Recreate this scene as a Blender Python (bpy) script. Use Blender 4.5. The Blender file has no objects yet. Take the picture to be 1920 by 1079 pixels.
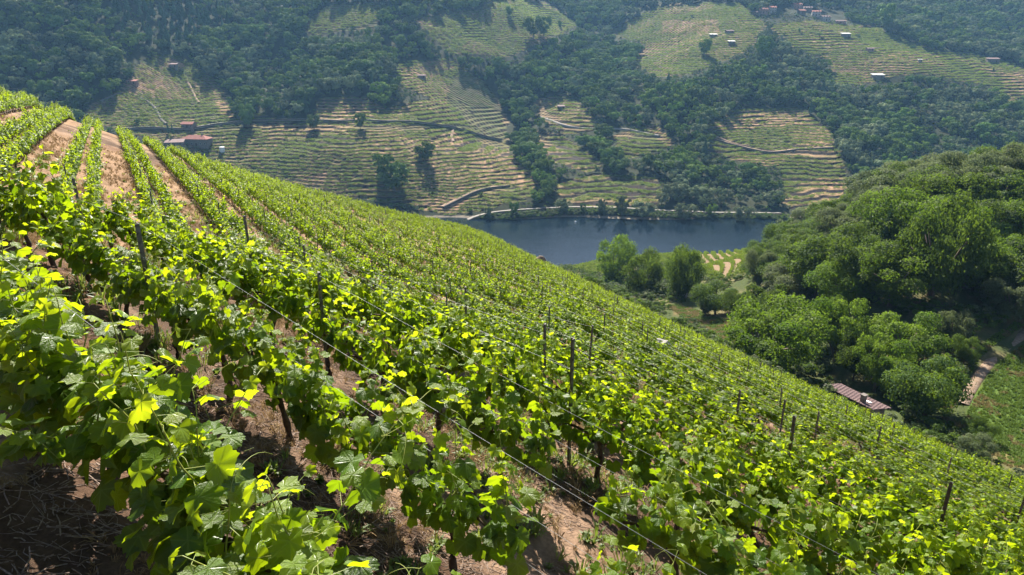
import bpy, bmesh, math, random
import numpy as np
from mathutils import Matrix, Vector

# ------------------------------------------------------------------ camera, sky, sun, exposure
scene = bpy.context.scene
COL = scene.collection
random.seed(7)
RNG = np.random.default_rng(11)
PITCH = math.radians(20)
cam_data = bpy.data.cameras.new('camera')
cam_data.lens = 24.0
cam_data.sensor_width = 36.0
cam_data.clip_start = 0.05
cam_data.clip_end = 6000
cam = bpy.data.objects.new('camera', cam_data)
COL.objects.link(cam)
cam.rotation_euler = (math.radians(90) - PITCH, 0, 0)
scene.camera = cam

SUN_AZ, SUN_EL = math.radians(-9), math.radians(44)
world = bpy.data.worlds.new('World')
scene.world = world
world.use_nodes = True
wn = world.node_tree
bg = wn.nodes['Background']
sky = wn.nodes.new('ShaderNodeTexSky')
sky.sky_type = 'NISHITA'
sky.sun_disc = False
sky.sun_elevation = SUN_EL
sky.sun_rotation = SUN_AZ
sky.altitude = 300
wn.links.new(sky.outputs[0], bg.inputs[0])
bg.inputs[1].default_value = 0.05
sun_data = bpy.data.lights.new('sun', 'SUN')
sun_data.energy = 5.0
sun_data.angle = math.radians(0.53)
sun_data.color = (1.0, 0.94, 0.84)
sun = bpy.data.objects.new('sun', sun_data)
COL.objects.link(sun)
to_sun = Vector((math.sin(SUN_AZ) * math.cos(SUN_EL), math.cos(SUN_AZ) * math.cos(SUN_EL), math.sin(SUN_EL)))
sun.rotation_euler = to_sun.to_track_quat('Z', 'Y').to_euler()
vs = scene.view_settings
vs.view_transform = 'Standard'
vs.look = 'None'
vs.gamma = 1.0
vs.exposure = 1.65
vs.use_curve_mapping = False
scene.cycles.max_bounces = 7
scene.cycles.diffuse_bounces = 1
scene.cycles.glossy_bounces = 2
scene.cycles.transmission_bounces = 4
scene.cycles.volume_bounces = 0
scene.cycles.transparent_max_bounces = 8

# ------------------------------------------------------------------ helpers: objects
def tag(o, label=None, cat=None, group=None, kind=None):
    if label: o['label'] = label
    if cat: o['category'] = cat
    if group: o['group'] = group
    if kind: o['kind'] = kind
    return o

def link(name, data, mat=None, parent=None):
    o = bpy.data.objects.new(name, data)
    COL.objects.link(o)
    if mat is not None and len(data.materials) == 0:
        data.materials.append(mat)
    if parent is not None:
        o.parent = parent
    return o

def empty(name, loc=(0, 0, 0), rz=0.0):
    o = bpy.data.objects.new(name, None)
    o.empty_display_size = 0.2
    COL.objects.link(o)
    o.location = loc
    o.rotation_euler = (0, 0, rz)
    return o

def mesh_np(name, verts, faces, mats=(), smooth=False, mat_idx=None, attrs=None):
    """verts (N,3); faces (M,k) array or list of arrays with different k"""
    if not isinstance(faces, list):
        faces = [faces]
    faces = [np.asarray(f, dtype=np.int32) for f in faces if len(f)]
    me = bpy.data.meshes.new(name)
    verts = np.asarray(verts, dtype=np.float32)
    me.vertices.add(len(verts))
    me.vertices.foreach_set('co', verts.ravel())
    nl = sum(f.size for f in faces)
    me.loops.add(nl)
    me.loops.foreach_set('vertex_index', np.concatenate([f.ravel() for f in faces]))
    tot = np.concatenate([np.full(len(f), f.shape[1], np.int32) for f in faces])
    start = np.r_[0, np.cumsum(tot)[:-1]].astype(np.int32)
    me.polygons.add(len(tot))
    me.polygons.foreach_set('loop_start', start)
    me.polygons.foreach_set('loop_total', tot)
    if mat_idx is not None:
        me.polygons.foreach_set('material_index', np.asarray(mat_idx, np.int32))
    me.polygons.foreach_set('use_smooth', np.full(len(tot), smooth))
    for m in mats:
        me.materials.append(m)
    for k, (typ, arr) in (attrs or {}).items():
        a = me.attributes.new(k, typ, 'POINT')
        arr = np.asarray(arr, np.float32)
        if typ == 'FLOAT':
            a.data.foreach_set('value', arr.ravel())
        elif typ == 'FLOAT_VECTOR':
            a.data.foreach_set('vector', arr.ravel())
        elif typ == 'FLOAT_COLOR':
            if arr.shape[1] == 3:
                arr = np.c_[arr, np.ones(len(arr), np.float32)]
            a.data.foreach_set('color', arr.ravel())
    me.update(calc_edges=True)
    return me

class MB:
    """collects small shapes into one mesh"""
    def __init__(s):
        s.v, s.f, s.n = [], {}, 0
    def add(s, verts, faces):
        verts = np.asarray(verts, float).reshape(-1, 3)
        for f in faces:
            s.f.setdefault(len(f), []).append([i + s.n for i in f])
        s.v.append(verts)
        s.n += len(verts)
    def box(s, c, size, rz=0.0, taper=1.0):
        hx, hy, hz = size[0] / 2, size[1] / 2, size[2] / 2
        p = []
        for z in (-1, 1):
            k = taper if z > 0 else 1
            for x, y in ((-1, -1), (1, -1), (1, 1), (-1, 1)):
                p.append((x * hx * k, y * hy * k, z * hz))
        p = np.array(p)
        ca, sa = math.cos(rz), math.sin(rz)
        q = np.c_[p[:, 0] * ca - p[:, 1] * sa, p[:, 0] * sa + p[:, 1] * ca, p[:, 2]] + np.array(c)
        s.add(q, [(3, 2, 1, 0), (4, 5, 6, 7), (0, 1, 5, 4), (1, 2, 6, 5), (2, 3, 7, 6), (3, 0, 4, 7)])
    def tube(s, pts, radii, n=5, cap=True):
        pts = np.asarray(pts, float)
        radii = np.broadcast_to(np.asarray(radii, float), (len(pts),))
        d = np.gradient(pts, axis=0)
        d /= np.linalg.norm(d, axis=1, keepdims=True) + 1e-9
        up = np.array((0.0, 0, 1)) if abs(d[0][2]) < .9 else np.array((1.0, 0, 0))
        vs_ = []
        for p, t, r in zip(pts, d, radii):
            a = np.cross(t, up); a /= np.linalg.norm(a) + 1e-9
            b = np.cross(t, a)
            for k in range(n):
                an = 2 * math.pi * k / n
                vs_.append(p + r * (a * math.cos(an) + b * math.sin(an)))
        fs = []
        for i in range(len(pts) - 1):
            for k in range(n):
                k2 = (k + 1) % n
                fs.append((i * n + k, i * n + k2, (i + 1) * n + k2, (i + 1) * n + k))
        if cap:
            fs.append(tuple(range((len(pts) - 1) * n, len(pts) * n)))
        s.add(vs_, fs)
    def mesh(s, name, mats=(), smooth=False, attrs=None):
        return mesh_np(name, np.concatenate(s.v), [np.array(x) for x in s.f.values()], mats, smooth, attrs=attrs)
    def build(s, name, mat, parent=None, smooth=False):
        return link(name, s.mesh(name, (mat,), smooth), None, parent)

# ------------------------------------------------------------------ helpers: materials
def node_mat(name):
    m = bpy.data.materials.new(name)
    m.use_nodes = True
    nt = m.node_tree
    for n in list(nt.nodes):
        nt.nodes.remove(n)
    out = nt.nodes.new('ShaderNodeOutputMaterial')
    return m, nt, out

def N(nt, typ, **kw):
    n = nt.nodes.new(typ)
    for k, v in kw.items():
        if k.startswith('i_'):
            n.inputs[int(k[2:])].default_value = v
        else:
            setattr(n, k, v)
    return n

def L(nt, a, b):
    nt.links.new(a, b)

def ramp(nt, fac, stops, interp='LINEAR'):
    r = nt.nodes.new('ShaderNodeValToRGB')
    r.color_ramp.interpolation = interp
    els = r.color_ramp.elements
    while len(els) < len(stops):
        els.new(0.5)
    for e, (p, c) in zip(els, stops):
        e.position = p
        e.color = (*c, 1)
    L(nt, fac, r.inputs[0])
    return r.outputs[0]

def mixc(nt, fac, a, b, mode='MIX'):
    n = nt.nodes.new('ShaderNodeMix')
    n.data_type = 'RGBA'
    n.blend_type = mode
    for val, sock in ((fac, n.inputs[0]), (a, n.inputs[6]), (b, n.inputs[7])):
        if hasattr(val, 'links'):
            L(nt, val, sock)
        elif isinstance(val, (int, float)):
            sock.default_value = val
        else:
            sock.default_value = (*val, 1)
    return n.outputs[2]

def noise(nt, scale, detail=4, rough=.55, vec=None):
    n = N(nt, 'ShaderNodeTexNoise')
    n.inputs['Scale'].default_value = scale
    n.inputs['Detail'].default_value = detail
    n.inputs['Roughness'].default_value = rough
    if vec is None:
        tc = N(nt, 'ShaderNodeTexCoord')
        vec = tc.outputs['Object']
    L(nt, vec, n.inputs['Vector'])
    return n.outputs['Fac']

def simple_mat(name, c1, c2, scale=3.0, rough=.8, bump=.0, bscale=None, metal=0.0, spec=.3):
    m, nt, out = node_mat(name)
    f = noise(nt, scale)
    c = ramp(nt, f, [(.3, c1), (.7, c2)])
    p = N(nt, 'ShaderNodeBsdfPrincipled')
    L(nt, c, p.inputs['Base Color'])
    p.inputs['Roughness'].default_value = rough
    p.inputs['Metallic'].default_value = metal
    p.inputs['Specular IOR Level'].default_value = spec
    if bump:
        b = N(nt, 'ShaderNodeBump')
        b.inputs['Strength'].default_value = bump
        L(nt, noise(nt, bscale or scale * 4), b.inputs['Height'])
        L(nt, b.outputs[0], p.inputs['Normal'])
    L(nt, p.outputs[0], out.inputs[0])
    return m

def leaf_mat(name, stops, trans, tmix=.4, rough=.42, spec=.45, veins=False, hue=0.0):
    """foliage: tint attribute picks the leaf colour; thin leaves let light through"""
    m, nt, out = node_mat(name)
    at_ = N(nt, 'ShaderNodeAttribute', attribute_name='tint')
    base = ramp(nt, at_.outputs['Fac'], stops)
    tcol = ramp(nt, at_.outputs['Fac'], trans)
    if hue:
        oi = N(nt, 'ShaderNodeObjectInfo')
        vmul = N(nt, 'ShaderNodeMapRange', i_3=1 - hue, i_4=1 + hue)
        L(nt, oi.outputs['Random'], vmul.inputs[0])
        hs = N(nt, 'ShaderNodeHueSaturation')
        L(nt, vmul.outputs[0], hs.inputs['Value'])
        mh = N(nt, 'ShaderNodeMapRange', i_3=.485, i_4=.515)
        mm = N(nt, 'ShaderNodeMath', operation='FRACT')
        m7 = N(nt, 'ShaderNodeMath', operation='MULTIPLY', i_1=7.31)
        L(nt, oi.outputs['Random'], m7.inputs[0]); L(nt, m7.outputs[0], mm.inputs[0])
        L(nt, mm.outputs[0], mh.inputs[0]); L(nt, mh.outputs[0], hs.inputs['Hue'])
        L(nt, base, hs.inputs['Color'])
        base = hs.outputs[0]
    p = N(nt, 'ShaderNodeBsdfPrincipled')
    p.inputs['Roughness'].default_value = rough
    p.inputs['Specular IOR Level'].default_value = spec
    tr = N(nt, 'ShaderNodeBsdfTranslucent')
    if veins:
        la = N(nt, 'ShaderNodeAttribute', attribute_name='leaf')
        sx = N(nt, 'ShaderNodeSeparateXYZ'); L(nt, la.outputs['Vector'], sx.inputs[0])
        ab = N(nt, 'ShaderNodeMath', operation='ABSOLUTE'); L(nt, sx.outputs[0], ab.inputs[0])
        best = None
        for ang in (0.0, .92, 2.0):
            # distance to the vein line through the leaf's base, only on its forward side
            ca, sa = math.cos(ang), math.sin(ang)
            c1 = N(nt, 'ShaderNodeMath', operation='MULTIPLY', i_1=ca); L(nt, ab.outputs[0], c1.inputs[0])
            c2 = N(nt, 'ShaderNodeMath', operation='MULTIPLY', i_1=-sa); L(nt, sx.outputs[1], c2.inputs[0])
            s_ = N(nt, 'ShaderNodeMath', operation='ADD'); L(nt, c1.outputs[0], s_.inputs[0]); L(nt, c2.outputs[0], s_.inputs[1])
            d = N(nt, 'ShaderNodeMath', operation='ABSOLUTE'); L(nt, s_.outputs[0], d.inputs[0])
            f1 = N(nt, 'ShaderNodeMath', operation='MULTIPLY', i_1=sa); L(nt, ab.outputs[0], f1.inputs[0])
            f2 = N(nt, 'ShaderNodeMath', operation='MULTIPLY', i_1=ca); L(nt, sx.outputs[1], f2.inputs[0])
            fs = N(nt, 'ShaderNodeMath', operation='ADD'); L(nt, f1.outputs[0], fs.inputs[0]); L(nt, f2.outputs[0], fs.inputs[1])
            gt = N(nt, 'ShaderNodeMath', operation='LESS_THAN', i_1=0.0); L(nt, fs.outputs[0], gt.inputs[0])
            dd = N(nt, 'ShaderNodeMath', operation='ADD'); L(nt, d.outputs[0], dd.inputs[0]); L(nt, gt.outputs[0], dd.inputs[1])
            if best is None:
                best = dd.outputs[0]
            else:
                mn = N(nt, 'ShaderNodeMath', operation='MINIMUM'); L(nt, best, mn.inputs[0]); L(nt, dd.outputs[0], mn.inputs[1])
                best = mn.outputs[0]
        mr = N(nt, 'ShaderNodeMapRange', i_1=.012, i_2=.05, i_3=1.0, i_4=0.0)
        L(nt, best, mr.inputs[0])
        mv = N(nt, 'ShaderNodeMath', operation='MULTIPLY', i_1=.55); L(nt, mr.outputs[0], mv.inputs[0])
        base = mixc(nt, mv.outputs[0], base, (.16, .24, .05))
        nf = noise(nt, 9.0, 3, .6, la.outputs['Vector'])
        b = N(nt, 'ShaderNodeBump', i_0=.35); b.inputs['Distance'].default_value = .02
        hsum = N(nt, 'ShaderNodeMath', operation='SUBTRACT'); L(nt, nf, hsum.inputs[0]); L(nt, mr.outputs[0], hsum.inputs[1])
        L(nt, hsum.outputs[0], b.inputs['Height'])
        L(nt, b.outputs[0], p.inputs['Normal'])
    L(nt, base, p.inputs['Base Color'])
    L(nt, tcol, tr.inputs['Color'])
    mx = N(nt, 'ShaderNodeMixShader', i_0=tmix)
    L(nt, p.outputs[0], mx.inputs[1]); L(nt, tr.outputs[0], mx.inputs[2])
    L(nt, mx.outputs[0], out.inputs[0])
    return m

# ------------------------------------------------------------------ geometry-node scatter for uncountable stuff
def scatter(name, pts, rots, scales, variants, idx, kind_label=None):
    """one stuff object: instances of the variant meshes at points"""
    coll = bpy.data.collections.new(name + '_sources')
    for i, me in enumerate(variants):
        coll.objects.link(bpy.data.objects.new('%s_source_%02d' % (name, i), me))
    me = bpy.data.meshes.new(name)
    pts = np.asarray(pts, np.float32)
    me.vertices.add(len(pts))
    me.vertices.foreach_set('co', pts.ravel())
    a = me.attributes.new('rot', 'FLOAT_VECTOR', 'POINT'); a.data.foreach_set('vector', np.asarray(rots, np.float32).ravel())
    sc_ = np.asarray(scales, np.float32)
    if sc_.ndim == 1: sc_ = np.repeat(sc_[:, None], 3, 1)
    a = me.attributes.new('scl', 'FLOAT_VECTOR', 'POINT'); a.data.foreach_set('vector', np.ascontiguousarray(sc_).ravel())
    a = me.attributes.new('idx', 'INT', 'POINT'); a.data.foreach_set('value', np.asarray(idx, np.int32))
    o = bpy.data.objects.new(name, me)
    COL.objects.link(o)
    ng = bpy.data.node_groups.new(name, 'GeometryNodeTree')
    ng.interface.new_socket('Geometry', in_out='INPUT', socket_type='NodeSocketGeometry')
    ng.interface.new_socket('Geometry', in_out='OUTPUT', socket_type='NodeSocketGeometry')
    gi = ng.nodes.new('NodeGroupInput'); go = ng.nodes.new('NodeGroupOutput')
    ci = ng.nodes.new('GeometryNodeCollectionInfo')
    ci.inputs['Collection'].default_value = coll
    ci.inputs['Separate Children'].default_value = True
    ci.inputs['Reset Children'].default_value = True
    iop = ng.nodes.new('GeometryNodeInstanceOnPoints')
    iop.inputs['Pick Instance'].default_value = True
    def na(n_, t_):
        k = ng.nodes.new('GeometryNodeInputNamedAttribute'); k.data_type = t_; k.inputs[0].default_value = n_
        return k.outputs['Attribute']
    e2r = ng.nodes.new('FunctionNodeEulerToRotation')
    ng.links.new(na('rot', 'FLOAT_VECTOR'), e2r.inputs[0])
    ng.links.new(gi.outputs[0], iop.inputs['Points'])
    ng.links.new(ci.outputs[0], iop.inputs['Instance'])
    ng.links.new(na('idx', 'INT'), iop.inputs['Instance Index'])
    ng.links.new(e2r.outputs[0], iop.inputs['Rotation'])
    ng.links.new(na('scl', 'FLOAT_VECTOR'), iop.inputs['Scale'])
    ng.links.new(iop.outputs[0], go.inputs[0])
    mod = o.modifiers.new('scatter', 'NODES'); mod.node_group = ng
    o['kind'] = 'stuff'
    if kind_label: o['label'] = kind_label
    return o

# ------------------------------------------------------------------ noise in numpy
def _hash(i, j, s):
    h = (i.astype(np.int64) * 374761393 + j.astype(np.int64) * 668265263 + s * 974634777) & 0xffffffff
    h = ((h ^ (h >> 13)) * 1274126177) & 0xffffffff
    return ((h ^ (h >> 16)) & 0xffff) / 65535.0

def vnoise(x, y, s=0):
    x = np.asarray(x, float); y = np.asarray(y, float)
    i = np.floor(x).astype(np.int64); j = np.floor(y).astype(np.int64)
    a = x - i; b = y - j
    a = a * a * (3 - 2 * a); b = b * b * (3 - 2 * b)
    return ((_hash(i, j, s) * (1 - a) + _hash(i + 1, j, s) * a) * (1 - b)
            + (_hash(i, j + 1, s) * (1 - a) + _hash(i + 1, j + 1, s) * a) * b)

def fbm(x, y, s=0, o=3):
    t = 0; w = .5; tot = 0
    for k in range(o):
        t = t + w * vnoise(x * 2 ** k, y * 2 ** k, s + k); tot += w; w *= .5
    return t / tot
# ------------------------------------------------------------------ the lie of the land
F=1280.0; P=PITCH; CP,SP=math.cos(P),math.sin(P)
def ray(px,py):
    px=np.asarray(px,float);py=np.asarray(py,float)
    r=(px-960)/F;u=(539.5-py)/F
    return r,CP+SP*u,-SP+CP*u
def at(px,py,t):
    a,b,c=ray(px,py);return a*t,b*t,c*t
def proj(x,y,z):
    t=y*CP-z*SP; t=np.where(t>.05,t,.05)
    return 960+F*x/t,539.5-F*(y*SP+z*CP)/t,t
LAKE=-100.0
PHI=np.radians([-180,-90,-60,-35.7,-22.4,-15,-2.8,4.7,22.6,40.9,60,90,180])
QV=[.0002,.0004,.0004,.00031,.00034,.00018,.00002,.00019,.00063,.00082,.0008,.0003,.0002]
R1V=[30,40,56,60,64,74,105,84,64,58,56,40,30]
def zv(x,y):
    phi=np.arctan2(x,y);R=np.hypot(x,y)
    a=np.clip((R-8)/11,0,1);a=a*a*(3-2*a)
    b=np.clip((math.radians(6)-phi)/math.radians(16),0,1)
    return -2.5-.40*x-.265*y-np.interp(phi,PHI,QV)*R*R-1.55*a*b
CT=[]
def col(px,ps,ts):
    for a,b in zip(ps,ts):CT.append(at(px,a,b))
col(0,[0,50,100,150,200,250],[540,510,485,460,440,425])
col(200,[0,50,100,150,200,250,300],[560,530,505,480,460,440,425])
col(450,[0,50,100,150,200,250,300,340],[650,610,575,545,515,480,455,435])
col(700,[0,50,100,150,200,250,300,340],[660,620,580,540,510,480,452,430])
col(960,[0,50,100,150,200,250,300,340,380],[760,700,650,600,560,520,475,445,418])
col(1130,[0,50,100,150,200,250,300,340,390],[880,790,720,650,590,540,490,455,415])
col(1300,[0,50,100,150,200,250,300,340,390],[820,730,660,600,550,510,475,445,412])
col(1500,[0,50,100,150,200,250,300,340,390],[820,730,660,600,555,520,485,455,415])
col(1700,[0,50,100,150,200,250],[860,760,680,610,560,525])
col(1920,[0,50,100,150,200,250],[900,800,710,640,590,550])
for px,t in ((-300,520),(0,540),(200,560),(450,650),(700,660),(960,760),(1130,880),(1300,820),(1500,820),(1700,860),(1920,900),(2250,950)):
    x,y,z=at(px,0,t)
    for k,d in ((1.35,.42),(1.8,.35)):
        CT.append((x*k,y*k,z+np.hypot(x,y)*(k-1)*d))
for x in range(-520,620,80):
    CT.append((x,386,-104))
    if x<330:CT.append((x,352 if x>0 else 330,-107))
for x in (-500,-400,-300):CT.append((x,395,-98))
# right valley and wooded slope
for p in ((1920,860,60),(1920,760,72),(1750,800,72),(1650,760,78),(1550,720,88),(1450,650,108),(1350,590,132),(1280,560,150),
 (1920,600,98),(1920,450,114),(1920,345,134),(1750,640,88),(1750,480,105),(1750,368,130),(1600,560,100),(1600,450,125),(1600,418,150),
 (1480,560,130),(1480,480,160),(1480,448,190),(1350,500,215),(1300,490,228),(1200,500,225),(1250,478,260),(1120,492,255),(1400,472,250),
 (2200,600,100),(2200,400,125)):
    CT.append(at(*p))
for p in ((20,120,-50),(5,180,-68),(15,230,-82),(30,300,-99),(90,290,-97),(150,290,-92),(160,210,-42),(220,220,-40),(250,300,-92),(-40,140,-46),(-60,200,-72),(-80,260,-95),(-60,110,-32),(-100,90,-20),(-120,160,-52),(-140,220,-90),(-250,250,-98),(-180,120,-32),(-100,20,25),(-60,-60,18),(60,-60,-8),(130,20,-40),(200,100,-28)):
    CT.append(p)
for ph in (-90,-60,-45,-36,-28,-22,-15,-9,-3,1,5,10,16,22,28,34,41,50,60,90):
    a=math.radians(ph);R=np.interp(a,PHI,R1V)
    for k in (.8,1.0,1.15):
        x,y=math.sin(a)*R*k,math.cos(a)*R*k
        CT.append((x,y,float(zv(x,y))))
CT=np.array(CT,float)
C0=6.0
def _phi(d2):return np.sqrt(d2+C0*C0)
def fit():
    n=len(CT);X=CT[:,:2]/1.0
    D=((X[:,None]-X[None])**2).sum(-1)
    A=np.zeros((n+3,n+3));A[:n,:n]=_phi(D)-np.eye(n)*1.5
    A[:n,n]=1;A[:n,n+1:n+3]=X;A[n,:n]=1;A[n+1:n+3,:n]=X.T
    return np.linalg.solve(A,np.r_[CT[:,2],0,0,0])
W=fit()
def zr_exact(x,y):
    x=np.asarray(x,float);y=np.asarray(y,float);sh=x.shape;x=x.ravel();y=y.ravel()
    o=np.empty(x.size)
    for i in range(0,x.size,20000):
        a=x[i:i+20000];b=y[i:i+20000]
        D=(a[:,None]-CT[None,:,0])**2+(b[:,None]-CT[None,:,1])**2
        o[i:i+20000]=_phi(D)@W[:-3]+W[-3]+W[-2]*a+W[-1]*b
    return o.reshape(sh)
GX0,GY0,GD=-900.,-120.,4.0
gx=np.arange(GX0,1101,GD);gy=np.arange(GY0,1351,GD)
ZG=zr_exact(*np.meshgrid(gx,gy))
def zr(x,y):
    fx=np.clip((np.asarray(x,float)-GX0)/GD,0,len(gx)-1.001);fy=np.clip((np.asarray(y,float)-GY0)/GD,0,len(gy)-1.001)
    i=fx.astype(int);j=fy.astype(int);a=fx-i;b=fy-j
    return (ZG[j,i]*(1-a)+ZG[j,i+1]*a)*(1-b)+(ZG[j+1,i]*(1-a)+ZG[j+1,i+1]*a)*b
def zt(x,y):
    x=np.asarray(x,float);y=np.asarray(y,float)
    R=np.hypot(x,y);R1=np.interp(np.arctan2(x,y),PHI,R1V)
    w=np.clip((1.1-R/R1)/.25,0,1);w=w*w*(3-2*w)
    return w*zv(x,y)+(1-w)*zr(x,y)

def inpoly(px, py, poly):
    c = np.zeros(np.shape(px), bool)
    n = len(poly)
    for i in range(n):
        x0, y0 = poly[i]; x1, y1 = poly[(i + 1) % n]
        if y0 == y1: continue
        k = ((y0 > py) != (y1 > py)) & (px < (x1 - x0) * (py - y0) / (y1 - y0) + x0)
        c ^= k
    return c

TS = np.exp(np.linspace(math.log(1.0), math.log(1300), 1500))
def hit(px, py, tmin=1.0):
    """where the line of sight through a pixel of the photograph meets the ground"""
    a, b, c = ray(px, py)
    t = TS[TS >= tmin]
    z = np.maximum(zt(a * t, b * t), LAKE)
    k = np.argmax(c * t < z)
    if not (c * t < z).any(): k = len(t) - 1
    t = t[k]
    return float(a * t), float(b * t), float(zt(a * t, b * t)), float(t)

def visible(x, y, ztop, n=70, slack=0.0):
    """true where the straight line from the camera to (x,y,ztop) clears the ground"""
    x = np.asarray(x, float); ok = np.ones(x.shape, bool)
    for s in np.linspace(.03, .985, n):
        ok &= zt(x * s, y * s) < ztop * s + slack
    return ok

# fields on the far side, outlined on the photograph and laid on the terrain
FIELDS = [
 [(165,215),(180,195),(240,165),(285,112),(330,108),(385,140),(430,195),(440,240),(500,300),(560,345),(430,310),(330,275),(230,240)],
 [(455,265),(480,215),(560,240),(598,222),(610,185),(680,185),(720,212),(780,195),(840,188),(900,200),(940,230),(950,290),(1000,340),(990,370),(900,390),(840,400),(700,370),(600,350),(540,340),(480,290)],
 [(742,125),(840,113),(890,150),(930,190),(945,235),(900,205),(830,190),(770,165)],
 [(790,40),(900,22),(960,-5),(1030,15),(1078,48),(1005,78),(950,102),(850,97),(815,70)],
 [(570,50),(620,15),(705,12),(700,48),(640,55),(590,62)],
 [(1150,62),(1230,18),(1380,8),(1430,45),(1395,90),(1350,112),(1300,132),(1230,142),(1195,112),(1225,82)],
 [(1445,50),(1520,45),(1640,55),(1740,98),(1830,108),(1895,122),(1930,150),(1890,178),(1860,158),(1720,133),(1600,155),(1568,150),(1558,108),(1500,90)],
 [(1335,235),(1400,205),(1500,208),(1545,240),(1572,300),(1580,350),(1550,388),(1480,385),(1470,310),(1330,285)],
 [(1010,192),(1060,180),(1105,215),(1112,242),(1060,247),(1018,217)],
 [(1050,345),(1110,330),(1235,338),(1225,385),(1100,390),(1060,368)],
 [(1160,255),(1230,238),(1255,270),(1170,295)],
 [(1005,250),(1050,258),(1125,303),(1105,318),(1040,300)],
 [(1880,140),(1930,130),(1930,178),(1890,188)],
]
TAN = [[(605,190),(680,190),(700,215),(640,230),(600,222)], [(780,270),(850,245),(880,268),(840,285)], [(900,305),(985,318),(995,350),(930,345)],
       [(745,128),(840,116),(855,128),(760,150)], [(1240,38),(1345,36),(1355,66),(1240,60)], [(1880,140),(1930,130),(1930,178),(1890,188)],
       [(295,112),(335,110),(350,125),(300,128)], [(390,150),(430,195),(440,225),(415,215)], [(1660,125),(1712,118),(1700,133),(1660,140)],
       [(240,160),(310,150),(318,168),(240,175)], [(780,390),(830,365),(880,372),(850,400)], [(560,325),(615,322),(600,347),(555,345)],
       [(1340,240),(1400,207),(1500,210),(1530,235),(1440,238)]]
GREEN = [[(842,155),(895,143),(945,212),(948,268),(880,252),(838,195)], [(490,265),(530,290),(560,340),(530,330)], [(1010,252),(1050,258),(1125,303),(1100,315)], [(1080,45),(1040,20),(980,5),(930,20),(990,60)]]

def field_mask(px, py, jit=0):
    m = np.zeros(np.shape(px), bool)
    for dx, dy in ((0, 0), (9, 0), (-9, 0), (0, 5), (0, -5)):
        for f in FIELDS: m |= inpoly(px + dx, py + dy, f)
    return m

# patches of one farmer's plot each: nearest seed decides tan or green and the terrace height
SEEDS = np.c_[RNG.uniform(-480, 620, 420), RNG.uniform(385, 900, 420)]
SEED_TAN = RNG.random(420); SEED_STEP = RNG.choice([1.35, 1.7, 2.0, 2.5], 420)
def patch(x, y):
    sh = x.shape
    wx = x + 14 * (fbm(x / 40, y / 40, 61) - .5); wy = y + 14 * (fbm(x / 40, y / 40, 62) - .5)
    x, y = wx.ravel(), wy.ravel()
    o = np.empty(x.size, int)
    for i in range(0, x.size, 30000):
        d = (x[i:i + 30000, None] - SEEDS[None, :, 0]) ** 2 + ((y[i:i + 30000, None] - SEEDS[None, :, 1]) * 1.6) ** 2
        o[i:i + 30000] = d.argmin(1)
    return o.reshape(sh)

def far_surface(x, y):
    """height, field mask, tan amount, terrace phase of the far hillside"""
    z = zt(x, y)
    z = z + ((fbm(x / 48, y / 48, 3) - .5) * 7 + (fbm(x / 120, y / 150, 4, 2) - .5) * 26) * np.clip((z - LAKE) / 22, 0, 1)
    px, py, t = proj(x, y, z)
    jx = (fbm(x / 12, y / 12, 5) - .5) * 14; jy = (fbm(x / 12, y / 12, 6) - .5) * 9
    m = field_mask(px + jx, py + jy)
    pid = patch(x, y)
    tan = SEED_TAN[pid].copy() * .75 + .12
    for g in GREEN: tan[inpoly(px, py, g)] *= .2
    for g in TAN: tan[inpoly(px + jx, py + jy, g)] = .95
    s = SEED_STEP[pid]
    p = (z + (fbm(x / 18, y / 18, 9) - .5) * 2.2 + (fbm(x / 5, y / 5, 12) - .5) * .5) / s
    fr = p - np.floor(p)
    step = np.where(fr < .78, fr * .45, .351 + (fr - .78) / .22 * .649)
    z2 = z + (step - fr) * s * m
    return z2, m, tan, fr, px, py

# ---- materials of the ground
def cover_mat(name, bump=.4, bs=2.0, fine=6.0, amp=.35):
    m, nt, out = node_mat(name)
    a = N(nt, 'ShaderNodeAttribute', attribute_name='cover')
    n1 = noise(nt, fine, 6, .65)
    n2 = noise(nt, fine / 9, 4, .6)
    f1 = N(nt, 'ShaderNodeMapRange', i_1=.25, i_2=.75, i_3=1 - amp, i_4=1 + amp); L(nt, n1, f1.inputs[0])
    f2 = N(nt, 'ShaderNodeMapRange', i_1=.3, i_2=.7, i_3=1 - amp * .6, i_4=1 + amp * .6); L(nt, n2, f2.inputs[0])
    mm = N(nt, 'ShaderNodeMath', operation='MULTIPLY'); L(nt, f1.outputs[0], mm.inputs[0]); L(nt, f2.outputs[0], mm.inputs[1])
    hs = N(nt, 'ShaderNodeHueSaturation'); L(nt, a.outputs['Color'], hs.inputs['Color']); L(nt, mm.outputs[0], hs.inputs['Value'])
    p = N(nt, 'ShaderNodeBsdfPrincipled')
    p.inputs['Roughness'].default_value = .95
    p.inputs['Specular IOR Level'].default_value = .1
    L(nt, hs.outputs[0], p.inputs['Base Color'])
    b = N(nt, 'ShaderNodeBump'); b.inputs['Strength'].default_value = bump; b.inputs['Distance'].default_value = .12
    L(nt, noise(nt, bs * 4, 8, .7), b.inputs['Height']); L(nt, b.outputs[0], p.inputs['Normal'])
    L(nt, p.outputs[0], out.inputs[0])
    return m

def grid_faces(nr, nc):
    i, j = np.meshgrid(np.arange(nr - 1), np.arange(nc - 1), indexing='ij')
    a = (i * nc + j).ravel()
    return np.c_[a, a + 1, a + nc + 1, a + nc]

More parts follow.
